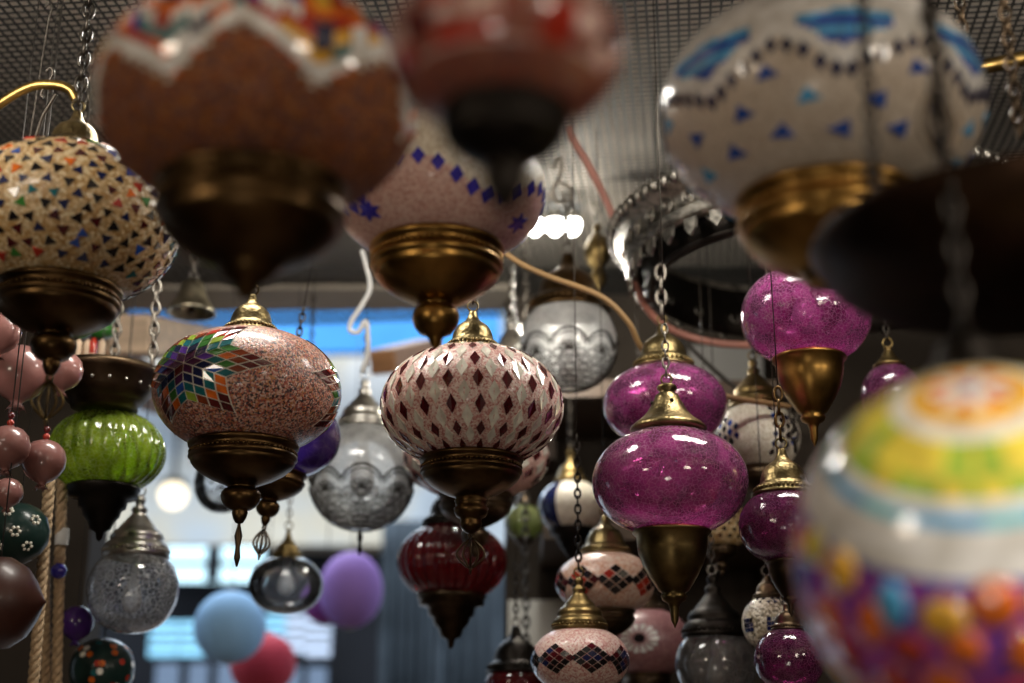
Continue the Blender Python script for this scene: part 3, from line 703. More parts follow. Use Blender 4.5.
def pat_l19(g):
    for j in range(8):
        th = 2 * PI * j / 8 + .25
        for r in range(4):
            for c in range(4):
                g.shape(th, R_(-4), [(x + (r - c) * .115, y + (r + c - 3) * .115) for x, y in diamond(.100, .102)], random.choice([1, 1, 1, 1, 2, 3]))
lamp('pink beaded lamp with black lozenge lattice and tiered brass cap at the bottom edge', 580, 660, 1.5, 49, 33, ['pink_beads', 't_black', 't_navy', 't_maroon'], cap=(TIERS, 28, 'brass'), hold=(BOWL, 28, NECK_BALL, 'bronze', False), pattern=pat_l19, chain='black', links=(.011, .0012), clen=140)
def pat_l20(g):
    for q in range(14): g.shape(R_(-8), 0, [(x * math.cos(q * 2 * PI / 14) - y * math.sin(q * 2 * PI / 14), x * math.sin(q * 2 * PI / 14) + y * math.cos(q * 2 * PI / 14)) for x, y in [(.16, 0), (.38, .07), (.44, 0), (.38, -.07)]], 1)
    g.shape(R_(-8), 0, disc(.13, .13), 2)
lamp('dark rose lamp with one white daisy medallion between the lozenge lamps', 646, 643, 2.0, 46, 34, ['plum_beads', 't_white', 't_black'], cap=(DOME, 20, 'bronze'), hold=(BOWL, 24, NECK_BALL, 'bronze', False), pattern=pat_l20)
lamp('grey clear glass lamp under a broad blackened cap at the bottom edge', 716, 664, 1.68, 41, 38, 'smoke_glass', cap=(TIERS, 33, 'black'), bulb=True)
def pat_l22(g):
    for th in (-50, 10, 70, 130, 190, 250):
        for r in range(3):
            for c in range(3): g.shape(R_(th), R_(-8), [(x + (r - 1) * .17, y + (c - 1) * .17) for x, y in [(-.075, -.075), (.075, -.075), (.075, .075), (-.075, .075)]], random.choice([1, 1, 2]))
    pat_triangles(g, 2, .09, [1], 38, 62)
lamp('silver beaded lamp with small navy tile squares beside the multicoloured globe', 769, 623, 1.56, 27, 27, ['silver_beads', 't_navy', 't_black'], cap=(DOME, 15, 'bronze'), hold=(BOWL, 15, NECK_BALL, 'bronze', False), pattern=pat_l22)
lamp('dark magenta glass lamp cut by the bottom edge, lowest of the magenta lamps', 789, 660, 1.33, 35, 32, 'magenta_dark', cap=(DOME, 16, 'bronze'), hold=(CUP, 18, None, 'bronze', False))
def paint_24(th, t): return 1 if R_(-110) < ((th + PI) % (2 * PI)) - PI < R_(-28) else 0
lamp('small white and navy beaded lamp blurred behind the dangling chain', 571, 507, 2.25, 33, 27, ['ivory_beads', 't_navy'], cap=(DOME, 17, 'brass'), hold=(CUP, 22, None, 'black', False), paint=paint_24)
def pat_25(g): pat_diamonds(g, [40, 15, -10, -35], 14, .10, .15, 1, 2)
lamp('rose mosaic lamp mostly hidden behind the dark red diamond lamp', 476, 456, 1.80, 73, 43, ['rose_beads', 't_maroon', 't_pearl'], cap=(DOME, 24, 'bronze'), hold=(BOWL, 36, NECK_BALL, 'bronze', False), pattern=pat_25)
lamp('lime green ribbed glass lamp on a black cone beneath a dark dish', 107, 452, 1.6, 58, 42, 'green', cap=(flat(DOME, .10), 26, 'black'), hold=(CUP, 35, None, 'black', False), rib=(24, .06), seg=192, chain=None, ring=False, bulb=True)
lamp('white glass lamp with bright silver cone cap left of the clear lace lamp', 513, 384, 2.1, 36, 34, 'frost', cap=(CONECAP, 30, 'silver_plain'), chain='silver_plain')
lamp('clear glass lamp with dark lace seen past the bottom of the rainbow star lamp', 222, 482, 2.1, 27, 30, 'clear', cap=(DOME, 14, 'black'), lace='black')
lamp('dark capped lamp behind the top right of the rainbow star lamp', 309, 398, 2.25, 30, 28, 'purple', cap=(CONECAP, 24, 'black'))
lamp('small olive glass lamp blurred at the right of the red ribbed lamp', 524, 522, 2.4, 20, 18, 'olive_glass', cap=(DOME, 10, 'bronze'), hold=(CUP, 10, None, 'bronze', False))
lamp('red glass dish lamp with dark rim at the bottom edge beside the lattice lamp', 516, 684, 1.9, 31, 22, 'red', cap=(DOME, 29, 'black'), hold=(CUP, 14, None, 'black', False))

# big multicoloured globe, close to the lens, turned toward it
d = .60; s = d / F; ctr = at(987, 556, d); A = 191 * s
FM = ['violet_beads', 't_white', 't_cyan', 't_yellow', 't_amber', 't_orange', 't_pink', 't_red', 't_blue', 't_sky', 't_lime', 't_cobalt', 't_pearl', 't_teal']
def paint_f(th, t):
    dg = math.degrees(t)
    if dg > 84: return 12
    if dg > 78: return 5 if int(th * 2.2) % 2 else 12
    if dg > 72: return 4
    if dg > 66: return 12
    if dg > 55: return 3 if int(th * 4) % 4 else 10
    if dg > 49: return 10 if int(th * 5) % 3 else 3
    if dg > 45: return 1
    if dg > 41: return 9 if int(th * 3.3) % 3 else 2
    if dg > 28: return 1
    if dg > 25.5: return 11
    return 0
mb = MB(); prF = globe_prof(A, A, -R_(88), R_(88), 90); mb.lathe([(A * math.cos(t), A * math.sin(t), t) for r, z, t in prF] , 128, 0, None, paint_f, cap=True)
random.seed(5)
g = Ball(mb, A, A, 0); g.h = A * .004
class BallF(Ball):
    """tiles wide enough to need the curve of the globe: rim, middle ring and centre all follow it"""
    def shape(g, th0, t0, pts, m):
        def on(x, y, h):
            th, t = g.local(th0, t0, x, y); return Vector((math.cos(t) * math.sin(th), -math.cos(t) * math.cos(th), math.sin(t))) * (g.a + h)
        n = len(pts)
        vs = [on(x, y, -g.h * .3) for x, y in pts] + [on(x, y, g.h) for x, y in pts] + [on(x * .5, y * .5, g.h * 1.2) for x, y in pts] + [on(0, 0, g.h * 1.3)]
        fs = []
        for k in range(n):
            k2 = (k + 1) % n
            fs += [(k, k2, n + k2, n + k), (n + k, n + k2, 2 * n + k2, 2 * n + k), (2 * n + k, 2 * n + k2, 3 * n)]
        g.mb.add(vs, fs, m)
g = BallF(mb, A, A, 0); g.h = A * .006
for row, t in enumerate((20, 8, -4, -17, -32, -48)):
    n = max(8, int(25 * math.cos(R_(t))))
    for j in range(n):
        th = 2 * PI * (j + .5 * (row % 2)) / n + random.uniform(-.05, .05)
        g.shape(th, R_(t + random.uniform(-3, 3)), disc(random.uniform(.085, .125), random.uniform(.09, .125)), random.choice([5, 5, 5, 4, 4, 3, 7, 7, 9, 8, 6, 5, 13]))
eF = empty('hanging_lamp', ctr + Vector((0, 0, -A)))
tag(eF, 'very large blurred multicoloured mosaic globe filling the lower right corner', 'hanging lamp', LAMPS)
go = mb.build('globe', FM, eF)
tilt = Matrix.Rotation(R_(43), 4, 'X') @ Matrix.Rotation(R_(0), 4, 'Z')
go.matrix_local = Matrix.Translation((0, 0, A)) @ Matrix.Rotation(math.atan2(512 - 987, F), 4, 'Z') @ tilt
mb = MB(); mb.lathe(scaled(DOME, A * .22, 2 * A - A * .03), 32); mb.build('cap', 'black', eF)
mb = MB(); add_chain(mb, (0, 0, 2 * A + A * .28), (0, 0, MESH_Z - ctr.z + A), .014, .0015); mb.build('chain', 'black', eF)

# dark hanging bowl, close and blurred
d = .73; s = d / F; ctr = at(1012, 236, d); R = 196 * s
eE = empty('hanging_bowl', ctr + Vector((0, 0, -R * .42)))
tag(eE, 'wide dark bronze bowl hung on chains, blurred, above the multicoloured globe', 'hanging bowl')
mb = MB(); z0 = R * .42
mb.lathe([(R * .9, z0 - R * .06), (R * .96, z0), (R * 1.0, z0 + R * .01), (R * 1.02, z0 - R * .03), (R * .97, z0 - R * .10), (R * .95, z0 - R * .14), (R * .9, z0 - R * .2), (R * .78, z0 - R * .28), (R * .6, z0 - R * .35),
          (R * .4, z0 - R * .39), (R * .2, z0 - R * .41), (R * .01, z0 - R * .42)], 72)
mb.lathe([(R * .9, z0 - R * .06), (R * .8, z0 - R * .18), (R * .5, z0 - R * .3), (R * .01, z0 - R * .36)], 72); mb.build('bowl', 'black_bronze', eE)
for th in (R_(-58), R_(62), R_(180)):
    mb = MB(); p = Vector((R * .97 * math.sin(th), -R * .97 * math.cos(th), z0)); add_chain(mb, p, Vector((p.x * .86, p.y * .86, MESH_Z - eE.location.z)), .011, .0010)
    mb.build('chain', 'black', eE)
# teardrop hanging in front of the blue-and-white lamp
pd = at(934, 74, .68); e = empty('wire_teardrop', pd + Vector((0, 0, -.052))); tag(e, 'dark openwork wire teardrop dangling in front of the blue-and-white lamp', 'pendant')
mb = MB(); filigree(mb, (0, 0, .052), .008, .052, .0009); mb.build('drop', 'bronze', e)
mb = MB(); add_chain(mb, (0, 0, .052), (0, 0, MESH_Z - pd.z + .052), .012, .0012); mb.build('chain', 'bronze', e)

# dark dish over the green lamp
d = 1.6; s = D(d) / F; ctr = at(107, 372, d); R = 53 * s
e = empty('hanging_bowl', ctr + Vector((0, 0, -R * .75))); tag(e, 'dark metal dish with stepped rim hung by chains above the lime green lamp', 'hanging bowl')
mb = MB(); z0 = R * .75
mb.lathe([(R * .9, z0), (R * 1.02, z0 + .002), (R * 1.04, z0 - R * .06), (R * .98, z0 - R * .12), (R * .95, z0 - R * .2), (R * .9, z0 - R * .25), (R * .86, z0 - R * .4), (R * .72, z0 - R * .58), (R * .62, z0 - R * .62), (R * .6, z0 - R * .72), (R * .2, z0 - R * .75), (R * .01, z0 - R * .75)], 64)
mb.lathe([(R * .9, z0), (R * .8, z0 - R * .3), (R * .5, z0 - R * .5), (R * .01, z0 - R * .55)], 64); mb.build('dish', 'bronze', e)
for k in range(18):
    th = 2 * PI * k / 18; mb = MB(); mb.ball((R * .885 * math.sin(th), -R * .885 * math.cos(th), z0 - R * .33), R * .035, 0, 8, 5); mb.build('stud', 'silver_plain', e)
for th in (R_(70), R_(-60), R_(190)):
    mb = MB(); p = Vector((R * math.sin(th), -R * math.cos(th), z0)); add_chain(mb, p, Vector((p.x * .8, p.y * .8, MESH_Z - e.location.z)), .016, .0018); mb.build('chain', 'wire', e)

# ornate double-hoop chandelier
d = 1.90; s = D(d) / F; ctr = at(819, 222, d); R = 198 * s
low = at(819, 285, d).z
e = empty('hoop_chandelier', (ctr.x, ctr.y, low - .02)); tag(e, 'large chandelier of an embossed silver hoop with a black lining and silver crescents for its lit cut-outs', 'chandelier')
zt = ctr.z - e.location.z; H = 48 * s; mb = MB()
mb.lathe([(R * .93, zt - .002), (R * 1.0, zt), (R * 1.03, zt - H * .06), (R * 1.0, zt - H * .12), (R * 1.04, zt - H * .18), (R * 1.05, zt - H * .3), (R * 1.02, zt - H * .38), (R * .985, zt - H * .45), (R * .97, zt - H * .72), (R * .99, zt - H * .78), (R * .965, zt - H * .84), (R * .985, zt - H * .92), (R * .95, zt - H), (R * .93, zt - H), (R * .93, zt - .002)], 96)
for k in range(100):
    th = 2 * PI * k / 100; mb.ball((R * 1.05 * math.sin(th), -R * 1.05 * math.cos(th), zt - H * .22), R * .026, 0, 8, 5, 1.3)
for k in range(44):
    th = 2 * PI * k / 44; c_ = Vector((R * .985 * math.sin(th), -R * .985 * math.cos(th), zt - H * .58)); tx = Vector((math.cos(th), math.sin(th), 0))
    for q in (.036, .018):
        mb.tube([c_ + tx * (R * q * math.cos(x)) + Vector((0, 0, R * q * 1.1 * math.sin(x))) for x in [2 * PI * i / 10 for i in range(10)]], R * .007, 5, 0, True)
mb.build('silver_hoop', 'silver', e)
for k in range(40):
    th = 2 * PI * (k + .5) / 40; c_ = Vector((R * .96 * math.sin(th), -R * .96 * math.cos(th), zt - H)); tx = Vector((math.cos(th), math.sin(th), 0)); nr = Vector((math.sin(th), -math.cos(th), 0))
    mb = MB(); mb.prism([c_ - tx * R * .04, c_ - tx * R * .032 - Vector((0, 0, R * .05)), c_ - Vector((0, 0, R * .085)), c_ + tx * R * .032 - Vector((0, 0, R * .05)), c_ + tx * R * .04], [nr] * 5, R * .012); mb.build('leaf_drop', 'silver', e)
R2 = R * .925; z2 = zt - H * .25; H2 = 56 * s; mb = MB()
mb.lathe([(R2 * .97, z2), (R2 * 1.0, z2 + .002), (R2 * 1.02, z2 - H2 * .08), (R2 * .99, z2 - H2 * .14), (R2 * .98, z2 - H2 * .48), (R2 * 1.0, z2 - H2 * .52), (R2 * .98, z2 - H2 * .56), (R2 * .95, z2 - H2 * .9), (R2 * .97, z2 - H2 * .95), (R2 * .93, z2 - H2), (R2 * .91, z2 - H2), (R2 * .95, z2 - H2 * .5), (R2 * .97, z2)], 96)
mb.build('black_lining', 'black', e)
for k in range(22):
    th = 2 * PI * (k + .3) / 22; nr = Vector((math.sin(th), -math.cos(th), 0)); tx = Vector((math.cos(th), math.sin(th), 0))
    for sgn in (1, -1):
        c_ = nr * R2 * (1.0 if sgn == 1 else .94) + Vector((0, 0, z2 - H2 * .62)); mb = MB()
        mb.tube([c_ + tx * (R2 * .028 * math.cos(x)) + Vector((0, 0, R2 * .028 * math.sin(x))) for x in [PI * .75 + 1.5 * PI * i / 10 for i in range(11)]], [R2 * (.002 + .007 * math.sin(PI * i / 10)) for i in range(11)], 6); mb.build('lit_cutout_plate', 'silver', e)  # silver crescents stand in for light passing through pierced cut-outs
for k in range(3):
    th = 2 * PI * (k + .15) / 3; mb = MB()
    add_chain(mb, (R * .96 * math.sin(th), -R * .96 * math.cos(th), zt), (R * .3 * math.sin(th), -R * .3 * math.cos(th), MESH_Z - e.location.z), .02, .002); mb.build('chain', 'wire', e)

# ------------------------------------------------------------------ small hanging things
def hung(name, label, cat, px, py, d, parts, group=None, rz=0):
    e = empty(name, at(px, py, d), (0, 0, rz)); tag(e, label, cat, group)
    for nm, mb, mt in parts: mb.build(nm, mt, e)
    return e
# brass bell
s = D(2.1) / F; mb = MB(); mb.lathe([(r * s * 1.18, z * s) for r, z in [(1, 24), (5, 23), (9, 19), (11, 12), (13, 5), (17, -4), (20, -9), (21, -12), (19, -12), (15, -4), (11, 4), (8, 14), (1, 19)]], 40)
m2 = MB(); m2.tube([(0, 0, 16 * s), (0, 0, 2 * s), (0, 0, -8 * s)], .0012, 6); m2.ball((0, 0, -9 * s), 4 * s)
m3 = MB(); m3.tube([(4 * s * math.cos(q), 0, 28 * s + 4 * s * math.sin(q)) for q in [2 * PI * k / 12 for k in range(12)]], .0012, 6, 0, True); add_chain(m3, (0, 0, 32 * s), (0, 0, MESH_Z - at(192, 302, 2.1).z), .018, .0016)
hung('brass_bell', 'brass bell hanging up behind the cream triangle lamp', 'bell', 192, 302, 2.1, [('body', mb, 'bell_brass'), ('clapper', m2, 'bronze'), ('chain', m3, 'wire')])
# brass pear drop by the ceiling light
s = D(2.3) / F; mb = MB(); mb.lathe([(r * s, z * s) for r, z in [(1, 34), (4, 32), (5, 27), (3, 23), (8, 19), (13, 10), (14, 2), (10, -8), (5, -14), (7, -19), (9, -25), (7, -31), (3, -36), (1, -40)]], 32)
m3 = MB(); add_chain(m3, (0, 0, 34 * s), (0, 0, MESH_Z - at(598, 255, 2.3).z), .018, .0016)
hung('brass_finial', 'pear-shaped brass finial hanging right of the bright ceiling light', 'pendant', 598, 255, 2.3, [('body', mb, 'brass'), ('chain', m3, 'wire')])
# paper lanterns
def lantern(label, px, py, d, a, b, mat, n=14):
    s = D(d) / F; mb = MB(); prof = []
    K = n * 4
    for k in range(K + 1):
        t = R_(82) - R_(164) * k / K; w = 1 - .012 * (1 - abs(math.cos(k * PI / 4)))
        prof.append((a * s * math.cos(t) * w, b * s * math.sin(t)))
    mb.lathe(prof, 56)
    m2 = MB(); zt = b * s * math.sin(R_(82)); rr = a * s * math.cos(R_(82))
    for sg in (1, -1): m2.tube([(rr * math.cos(q), rr * math.sin(q), sg * zt) for q in [2 * PI * k / 16 for k in range(16)]], .0018, 6, 0, True)
    m3 = MB(); c_ = at(px, py, d); m3.tube([(0, 0, zt), (0, 0, max(MESH_Z - c_.z, .5))], .0012, 6)
    hung('paper_lantern', label, 'paper lantern', px, py, d, [('shade', mb, mat), ('wire_ring', m2, 'wire'), ('cord', m3, 'cord_dark')], 'round paper lanterns')
lantern('pale blue round paper lantern under the small clear oval lamp', 230, 627, 2.6, 36, 36, 'paper_blue')
lantern('red round paper lantern partly behind the pale blue one', 263, 664, 2.9, 33, 31, 'paper_red')
lantern('purple egg-shaped paper lantern beneath the frosted lace lamp', 351, 590, 2.7, 32, 38, 'paper_purple')
lantern('plum paper lantern peeping out left of the purple egg-shaped one', 326, 602, 2.95, 24, 22, 'paper_plum')
# pomegranate ornaments
def pomegranate(label, px, py, d, a, mat, axis=(0, 0, -1), bead=True, cordlen=None, tip=False, group='glazed ceramic pomegranates', flowers=False):
    s = D(d) / F; A = a * s; mb = MB(); ax = Vector(axis).normalized()
    q = Vector((0, 0, -1)).rotation_difference(ax)
    mb.lathe([(A * .02, A * .92), (A * .3, A * .9), (A * .62, A * .76), (A * .88, A * .46), (A, A * .05), (A * .95, -A * .35), (A * .76, -A * .68), (A * .5, -A * .9), (A * .28, -A * 1.02), (A * .2, -A * 1.08), (A * .19, -A * 1.14)] if not tip else [(A * .02, A * .92), (A * .3, A * .9), (A * .62, A * .76), (A * .88, A * .46), (A * 1.05, A * .05), (A * 1.02, -A * .3), (A * .80, -A * .65), (A * .48, -A * .88), (A * .2, -A * 1.02), (A * .07, -A * 1.09), (A * .01, -A * 1.14)], 40)
    cb = MB(); cb.lathe([(A * .19, -A * 1.12), (A * .2, -A * 1.2), (A * .3, -A * 1.32), (A * .26, -A * 1.3), (A * .1, -A * 1.16)], 6)
    for k in range(6):
        th = 2 * PI * k / 6; c1 = Vector((math.sin(th), -math.cos(th), 0)); t1 = Vector((math.cos(th), math.sin(th), 0))
        cb.add([c1 * A * .22 - t1 * A * .1 + Vector((0, 0, -A * 1.2)), c1 * A * .22 + t1 * A * .1 + Vector((0, 0, -A * 1.2)), c1 * A * .38 + Vector((0, 0, -A * 1.45)), c1 * A * .17 + Vector((0, 0, -A * 1.2))], [(0, 1, 2), (0, 2, 3), (1, 3, 2), (0, 3, 1)])
    for m_ in (mb, cb): m_.v = [tuple(q @ Vector(v)) for v in m_.v]
    parts = [('body', mb, mat)] + ([] if tip else [('crown', cb, mat)])
    c_ = at(px, py, d); topv = q @ Vector((0, 0, A * .9)); up = Vector((0, 0, A * .95)) if axis[2] < -.5 else Vector((0, 0, A * .8))
    if bead:
        for i in range(2):
            bb = MB(); bb.ball(up + Vector((0, 0, A * (.14 + .34 * i))), A * .17, 0, 12, 8); parts.append(('bead', bb, 't_darkred' if i else 't_red'))
    m3 = MB(); m3.tube([up, Vector((0, 0, (cordlen or (MESH_Z - c_.z))))], .0006, 6); parts.append(('cord', m3, 'cord_dark'))
    if flowers:
        for th, t in ((-.55, .2), (.25, -.15), (-.1, .55), (.9, .3), (-1.3, .1), (.75, -.6), (-.4, -.6)):
            fb = MB()
            for k in range(6):
                an = 2 * PI * k / 6; n_ = Vector((math.cos(t) * math.sin(th), -math.cos(t) * math.cos(th), math.sin(t))); t1 = Vector((math.cos(th), math.sin(th), 0)); t2 = n_.cross(t1)
                fb.ball(n_ * A * .97 + (t1 * math.cos(an) + t2 * math.sin(an)) * A * .13, A * .065, 0, 8, 5)
            parts.append(('painted_flower', fb, 't_pearl'))
    hung('pomegranate_ornament', label, 'ornament', px, py, d, parts, group)
pomegranate('large pink glazed pomegranate behind the tip of the cream triangle lamp', 20, 372, 1.40, 29, 'pink_ceramic', bead=False)
pomegranate('pink glazed pomegranate cut by the photo edge just under the cream triangle lamp', 0, 332, 1.32, 21, 'pink_ceramic', bead=False)
pomegranate('pink glazed pomegranate whose crown hangs right of the cream lamp\'s tip', 63, 370, 1.42, 20, 'pink_ceramic', bead=False)
pomegranate('pink glazed pomegranate in the lower pair, cut by the photo edge, red beads above', 8, 446, 1.27, 22, 'pink_ceramic')
pomegranate('pink glazed pomegranate on red beads directly below the wire teardrop', 44, 460, 1.31, 22, 'pink_ceramic')
pomegranate('dull pink pomegranate lowest under the pink pair, cut by the photo edge', 8, 492, 1.36, 15, 'pink_ceramic', bead=False)
pomegranate('black-green glazed ball ornament painted with small flowers', 18, 532, 1.46, 31, 'dark_ceramic', flowers=True, bead=False)
pomegranate('big dark red-brown pomegranate lying sideways, its tip pointing right', -4, 603, 1.22, 44, 'brown_ceramic', axis=(1, 0, .02), bead=False, tip=True)
pomegranate('small deep purple glazed ball below the lime green lamp', 77, 622, 1.7, 17, 'purple_ceramic', bead=False)
def pat_pb(g):
    for k in range(60): g.shape(random.uniform(-PI, PI), random.uniform(-.9, .9), disc(.11, .11, 8), random.choice([1, 2, 3, 4]))
s = D(1.75) / F; mb = MB(); A = 32 * s; mb.lathe(globe_prof(A, A * .95, -R_(89), R_(89), 32), 64, cap=True); random.seed(3); pat_pb(Ball(mb, A, A * .95, 0))
m3 = MB(); m3.tube([(0, 0, A * .94), (0, 0, MESH_Z - at(102, 669, 1.75).z)], .001, 6)
hung('ceramic_ball', 'dark ceramic ball painted with red and white dots at the bottom edge', 'ornament', 102, 669, 1.75, [('body', mb, ['dark_ceramic', 't_red', 't_pearl', 't_teal', 't_orange']), ('cord', m3, 'cord_dark')])
# jute ropes
for (x0, y0, x1, y1, dd, lab) in ((48, 500, 32, 700, 1.5, 'jute rope nearest the brown pomegranate'), (62, 478, 56, 700, 1.62, 'jute rope with tape and a blue bead beside the purple ball'), (44, 540, 46, 700, 1.66, 'thin jute rope behind the two thicker ropes')):
    a_, c_ = at(x0, y0, dd), at(x1, y1, dd); top = a_ + (a_ - c_).normalized() * .03
    mb = MB(); L = (top - c_).length; n = 60
    ax = (top - c_).normalized(); u = ax.cross(Vector((0, 1, 0))).normalized(); v = ax.cross(u)
    for st in range(3): mb.tube([ax * (L * k / n) + u * (.003 * math.cos(k * .9 + st * 2.094)) + v * (.003 * math.sin(k * .9 + st * 2.094)) for k in range(n + 1)], .0034, 6)
    e = empty('jute_rope', c_); tag(e, lab, 'rope', 'jute ropes at the left'); mb.build('cord', 'rope', e)
    if 'tape' in lab:
        q = MB(); q.lathe([(.0068, .009), (.0072, 0), (.0068, -.009)], 16); o = q.build('tape', 'tape', e); o.location = at(62, 537, dd) - c_
        q = MB(); q.ball((0, 0, 0), .0085, 0, 16, 10); o = q.build('bead', 't_cobalt', e); o.location = at(61, 572, dd) - c_ + Vector((0, -.008, 0))
# green glass leaf cluster and sticks, wooden beams behind the lime lamp
e = empty('green_leaf_ornament', at(100, 345, 1.9)); tag(e, 'shiny green glass leaf ornament peeking above the dark dish', 'ornament')
s = D(1.9) / F
for k, (dx, dz_, r, an) in enumerate(((-8, 24, 14, .5), (6, 30, 12, 1.0), (2, 14, 13, .1), (-16, 14, 9, .9))):
    mb = MB(); mb.ball((0, 0, 0), r * s, 0, 16, 10, .55); o = mb.build('leaf', 't_green', e); o.location = (dx * s, 0, dz_ * s); o.rotation_euler = (0, -an, 0)
mb = MB(); mb.tube([(0, 0, 20 * s), (0, 0, MESH_Z - e.location.z)], .001, 6); mb.build('cord', 'cord_dark', e)
for k, (x, lab) in enumerate(((74, 'pale wooden stick leftmost in the row above the dark dish'), (83, 'pale wooden stick second in the row above the dark dish'), (89, 'pale wooden stick with a red tip above the dark dish'), (98, 'pale wooden stick rightmost in the row above the dark dish'))):
    mb = MB(); mb.lathe([(.0005, .062), (.004, .058), (.0042, .05), (.0035, .0)], 10, cap=False); e = empty('wooden_stick', at(x, 392, 1.72)); mb.build('shaft', 'wood_pale', e); tag(e, lab, 'stick', 'wooden sticks')
    if k == 2: q = MB(); q.lathe([(.0005, .0635), (.0046, .059), (.0047, .05), (.0045, .044)], 10); q.build('tip', 't_red', e)
def beam(x0, y0, x1, y1, Y, w, h, mat, label):
    a_, c_ = at(x0, y0, Y), at(x1, y1, Y + .25); d_ = c_ - a_; mb = MB(); L = d_.length
    Rm = d_.to_track_quat('X', 'Z').to_matrix(); mb.box((0, 0, 0), (L, w, h), 0, Rm)
    o = mb.build('wooden_beam', mat, loc=(a_ + c_) / 2); tag(o, label, 'beam', 'wooden beams'); md = o.modifiers.new('bevel', 'BEVEL'); md.width = .004
beam(128, 334, 232, 350, 2.3, .06, .055, 'wood_pale', 'pale sunlit wooden beam left of the rainbow star lamp')
beam(96, 366, 172, 398, 2.4, .07, .06, 'wood', 'orange-brown wooden beam just behind the dark dish')
beam(382, 362, 430, 350, 2.5, .05, .045, 'wood', 'short orange-brown wooden beam behind the dark red diamond lamp')

# ------------------------------------------------------------------ cables, hooks
def cable(name, label, cat, ctrl, r, mat, group=None):
    pts = smooth_path([at(*c_) for c_ in ctrl], 10); mb = MB(); mb.tube(pts, r, 10)
    o = pts[len(pts) // 2].copy(); ob = mb.build(name, mat, off=o, loc=o); tag(ob, label, cat, group); return ob
cable('electric_cable', 'dusty pink cable drooping from the netting past the silver hoop', 'cable', [(567, 126, 1.95), (573, 140, 1.95), (590, 168, 1.95), (612, 215, 1.95), (634, 282, 1.95), (655, 318, 1.98), (690, 337, 2.0), (740, 345, 2.0), (800, 340, 2.05)], .0046, 'cord_pink', 'cables')
cable('electric_cable', 'thin brown cord crossing in front of the clear lace lamp\'s cap', 'cable', [(470, 225, 1.75), (512, 258, 1.72), (545, 275, 1.70), (600, 296, 1.68), (628, 322, 1.68), (645, 352, 1.70), (690, 385, 1.72), (735, 398, 1.70), (800, 408, 1.72)], .0032, 'cord_brown', 'cables')
cable('electric_cable', 'thin black cord running down from the chandelier to the ivory lamp', 'cable', [(640, 300, 2.0), (688, 345, 2.0), (720, 375, 2.0), (752, 400, 2.0)], .0028, 'cord_dark', 'cables')
cable('electric_cable', 'white plastic cord looping above the frosted lace lamp', 'cable', [(362, 250, 1.96), (370, 285, 1.95), (362, 305, 1.95), (352, 320, 1.95), (350, 330, 1.95), (358, 332, 1.95), (366, 322, 1.95), (368, 350, 1.96), (362, 372, 1.97)], .0030, 'tape', 'cables')
cable('curved_hook', 'curved brass hook arm over the cream triangle lamp', 'hook', [(-30, 130, 1.24), (0, 104, 1.24), (30, 87, 1.24), (55, 85, 1.24), (70, 90, 1.24), (76, 100, 1.24)], .0045, 'gold_dark')
cable('brass_rail', 'horizontal brass rail at the upper right behind the blue-and-white lamp', 'rail', [(940, 76, 1.55), (1500, -42, 1.55)], .008, 'gold_dark')
cable('wire_hook', 'long thin straight wire hook above the cream triangle lamp', 'hook', [(45, 8, 1.5), (49, 3, 1.5), (52, 8, 1.5), (48, 24, 1.5), (39, 80, 1.5), (29, 142, 1.5)], .0012, 'wire_dark', 'wire hooks')
cable('wire_hook', 'small S-shaped wire hook hanging over the curved brass arm', 'hook', [(46, 72, 1.24), (50, 68, 1.24), (53, 72, 1.24), (50, 80, 1.24), (44, 88, 1.24), (41, 95, 1.24), (44, 98, 1.24)], .0016, 'wire_dark', 'wire hooks')
cable('wire_hook', 'thick bent wire hook leaning on the cream triangle lamp beside its cap', 'hook', [(56, 94, 1.22), (50, 104, 1.22), (42, 118, 1.22), (35, 140, 1.22)], .0018, 'wire_dark', 'wire hooks')
cable('wire_hook', 'S-shaped steel hook near the netting above the bright ceiling light', 'hook', [(553, 170, 2.05), (556, 160, 2.05), (561, 160, 2.05), (560, 176, 2.05), (552, 192, 2.05), (556, 202, 2.05), (570, 200, 2.05), (572, 190, 2.05), (560, 183, 2.05)], .0028, 'wire', 'wire hooks')
for x, y0, dd, lab in ((572, 450, 1.5, None), (526, 575, 2.2, 'dark chain dangling in front of the pale board'), (1002, -10, 1.02, 'twisted steel chain hanging at the upper right behind the dark bowl'), (958, -10, 1.1, 'thin dark chain at the upper right corner left of the twisted one'), (788, 330, 1.75, 'dark chain hanging right of the ivory tile-fan lamp')):
    if lab:
        p = at(x, y0, dd); q = at(x, y0 + {526: 100, 1002: 170, 958: 120, 788: 130}[x], dd); q.x, q.y = p.x, p.y; mb = MB(); L = p.z - q.z
        add_chain(mb, (0, 0, 0), (0, 0, MESH_Z - q.z), .014 if x > 900 else .016, .0015 if x > 900 else .0016)
        o = mb.build('hanging_chain', 'bronze' if x > 900 else 'wire_dark', loc=q); tag(o, lab, 'chain', 'loose hanging chains')

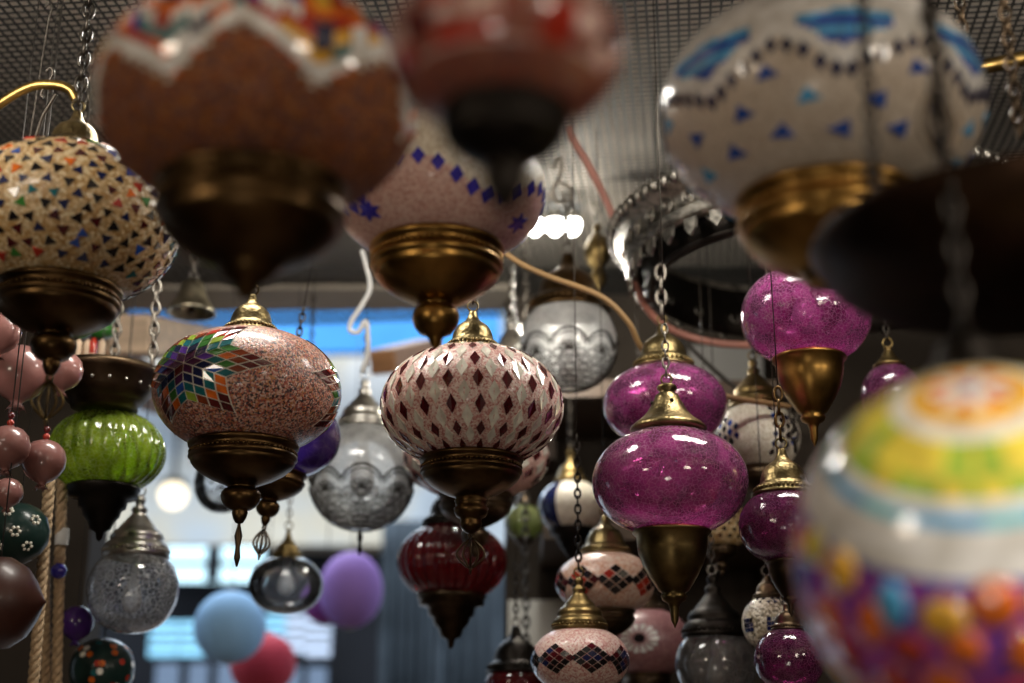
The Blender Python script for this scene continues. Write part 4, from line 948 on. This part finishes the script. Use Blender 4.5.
# ================================================================== LIGHT, CAMERA
def light(name, typ, loc, energy, colr, size=.1, aim=None, size_y=None, spot=None):
    l = bpy.data.lights.new(name, typ); l.energy = energy; l.color = colr
    if typ == 'AREA':
        l.size = size
        if size_y: l.shape = 'RECTANGLE'; l.size_y = size_y
    elif typ == 'SUN': l.angle = size
    else: l.shadow_soft_size = size
    if typ == 'SPOT' and spot: l.spot_size = R_(spot); l.spot_blend = .6
    o = bpy.data.objects.new(name, l); C.objects.link(o); o.location = loc
    if aim is not None: o.rotation_euler = (Vector(aim) - Vector(loc)).to_track_quat('-Z', 'Y').to_euler()
    return o
light('ceiling_light_glow', 'POINT', cz + Vector((0, -.03, -.20)), 3.4, (1, .96, .86), .03)
for px, py, pw in ((258, 55, 1.9), (812, 50, 2.0)):
    c_ = at(px, py, 1.46); light('unseen_shop_light', 'AREA', c_, pw, (1, .95, .86), .24, c_ - Vector((0, 0, 1)), .09)
light('unseen_shop_light', 'POINT', (-1.0, -.1, 1.95), 7, (1, .84, .66), .12)  # added warm fill from the left, also lifting the ceiling
light('unseen_shop_light', 'POINT', (.75, -.5, 2.0), 8.5, (1, .86, .70), .12)  # front fill added behind the camera for globe and brass fronts
light('unseen_shop_light', 'POINT', (1.15, .25, 2.0), 5, (1, .88, .74), .08)  # one more added fill, out of view on the right
light('low_fill', 'POINT', (-.2, -.5, 1.05), 3.5, (1, .90, .78), .10)  # fill added low behind the camera, shining up at the ceiling
for x in (-.55, .5): light('ceiling_fill', 'AREA', (x, .62, 2.12), 2.0, (1, .93, .84), .25, (x * .9, 1.3, 2.45), .1).data.spread = R_(100)  # unseen area lights added to brighten the ceiling behind the netting
light('globe_fill_spot', 'SPOT', (.75, -.35, 2.25), 45, (1, .93, .82), .04, at(985, 520, .6), None, 24)  # narrow spot added to brighten the big multicoloured globe
light('street_daylight', 'AREA', (-1.0, 3.4, 3.4), 34, (.78, .89, 1.0), 2.0, (-.5, 1.6, 1.8), 1.2)
light('street_daylight', 'AREA', (-1.0, 3.6, 5.2), 120, (.93, .96, 1.0), 2.0, (-.9, 6.3, 3.2), 1.5)

w = bpy.data.worlds.new('World'); bpy.context.scene.world = w; w.use_nodes = True
bg = w.node_tree.nodes['Background']; bg.inputs['Color'].default_value = (.74, .86, 1.0, 1); bg.inputs['Strength'].default_value = .85

cam = bpy.data.cameras.new('Camera'); co = bpy.data.objects.new('Camera', cam); C.objects.link(co)
co.location = CAM; co.rotation_euler = (PI / 2 + PITCH, 0, 0)
cam.sensor_width = 36; cam.sensor_fit = 'HORIZONTAL'; cam.lens = 36 * F / 1024; cam.clip_start = .02
cam.dof.use_dof = True; cam.dof.focus_distance = 1.30; cam.dof.aperture_fstop = 2.8; cam.dof.aperture_blades = 9
sc = bpy.context.scene; sc.camera = co
sc.view_settings.view_transform = 'Standard'; sc.view_settings.look = 'None'; sc.view_settings.gamma = 1.0; sc.view_settings.exposure = 0.3; sc.view_settings.use_curve_mapping = False
sc.cycles.use_denoising = True; sc.cycles.max_bounces = 10; sc.cycles.transparent_max_bounces = 24; sc.cycles.transmission_bounces = 8; sc.cycles.glossy_bounces = 4; sc.cycles.diffuse_bounces = 4
sc.cycles.sample_clamp_indirect = 6.0; sc.cycles.caustics_reflective = False; sc.cycles.caustics_refractive = False
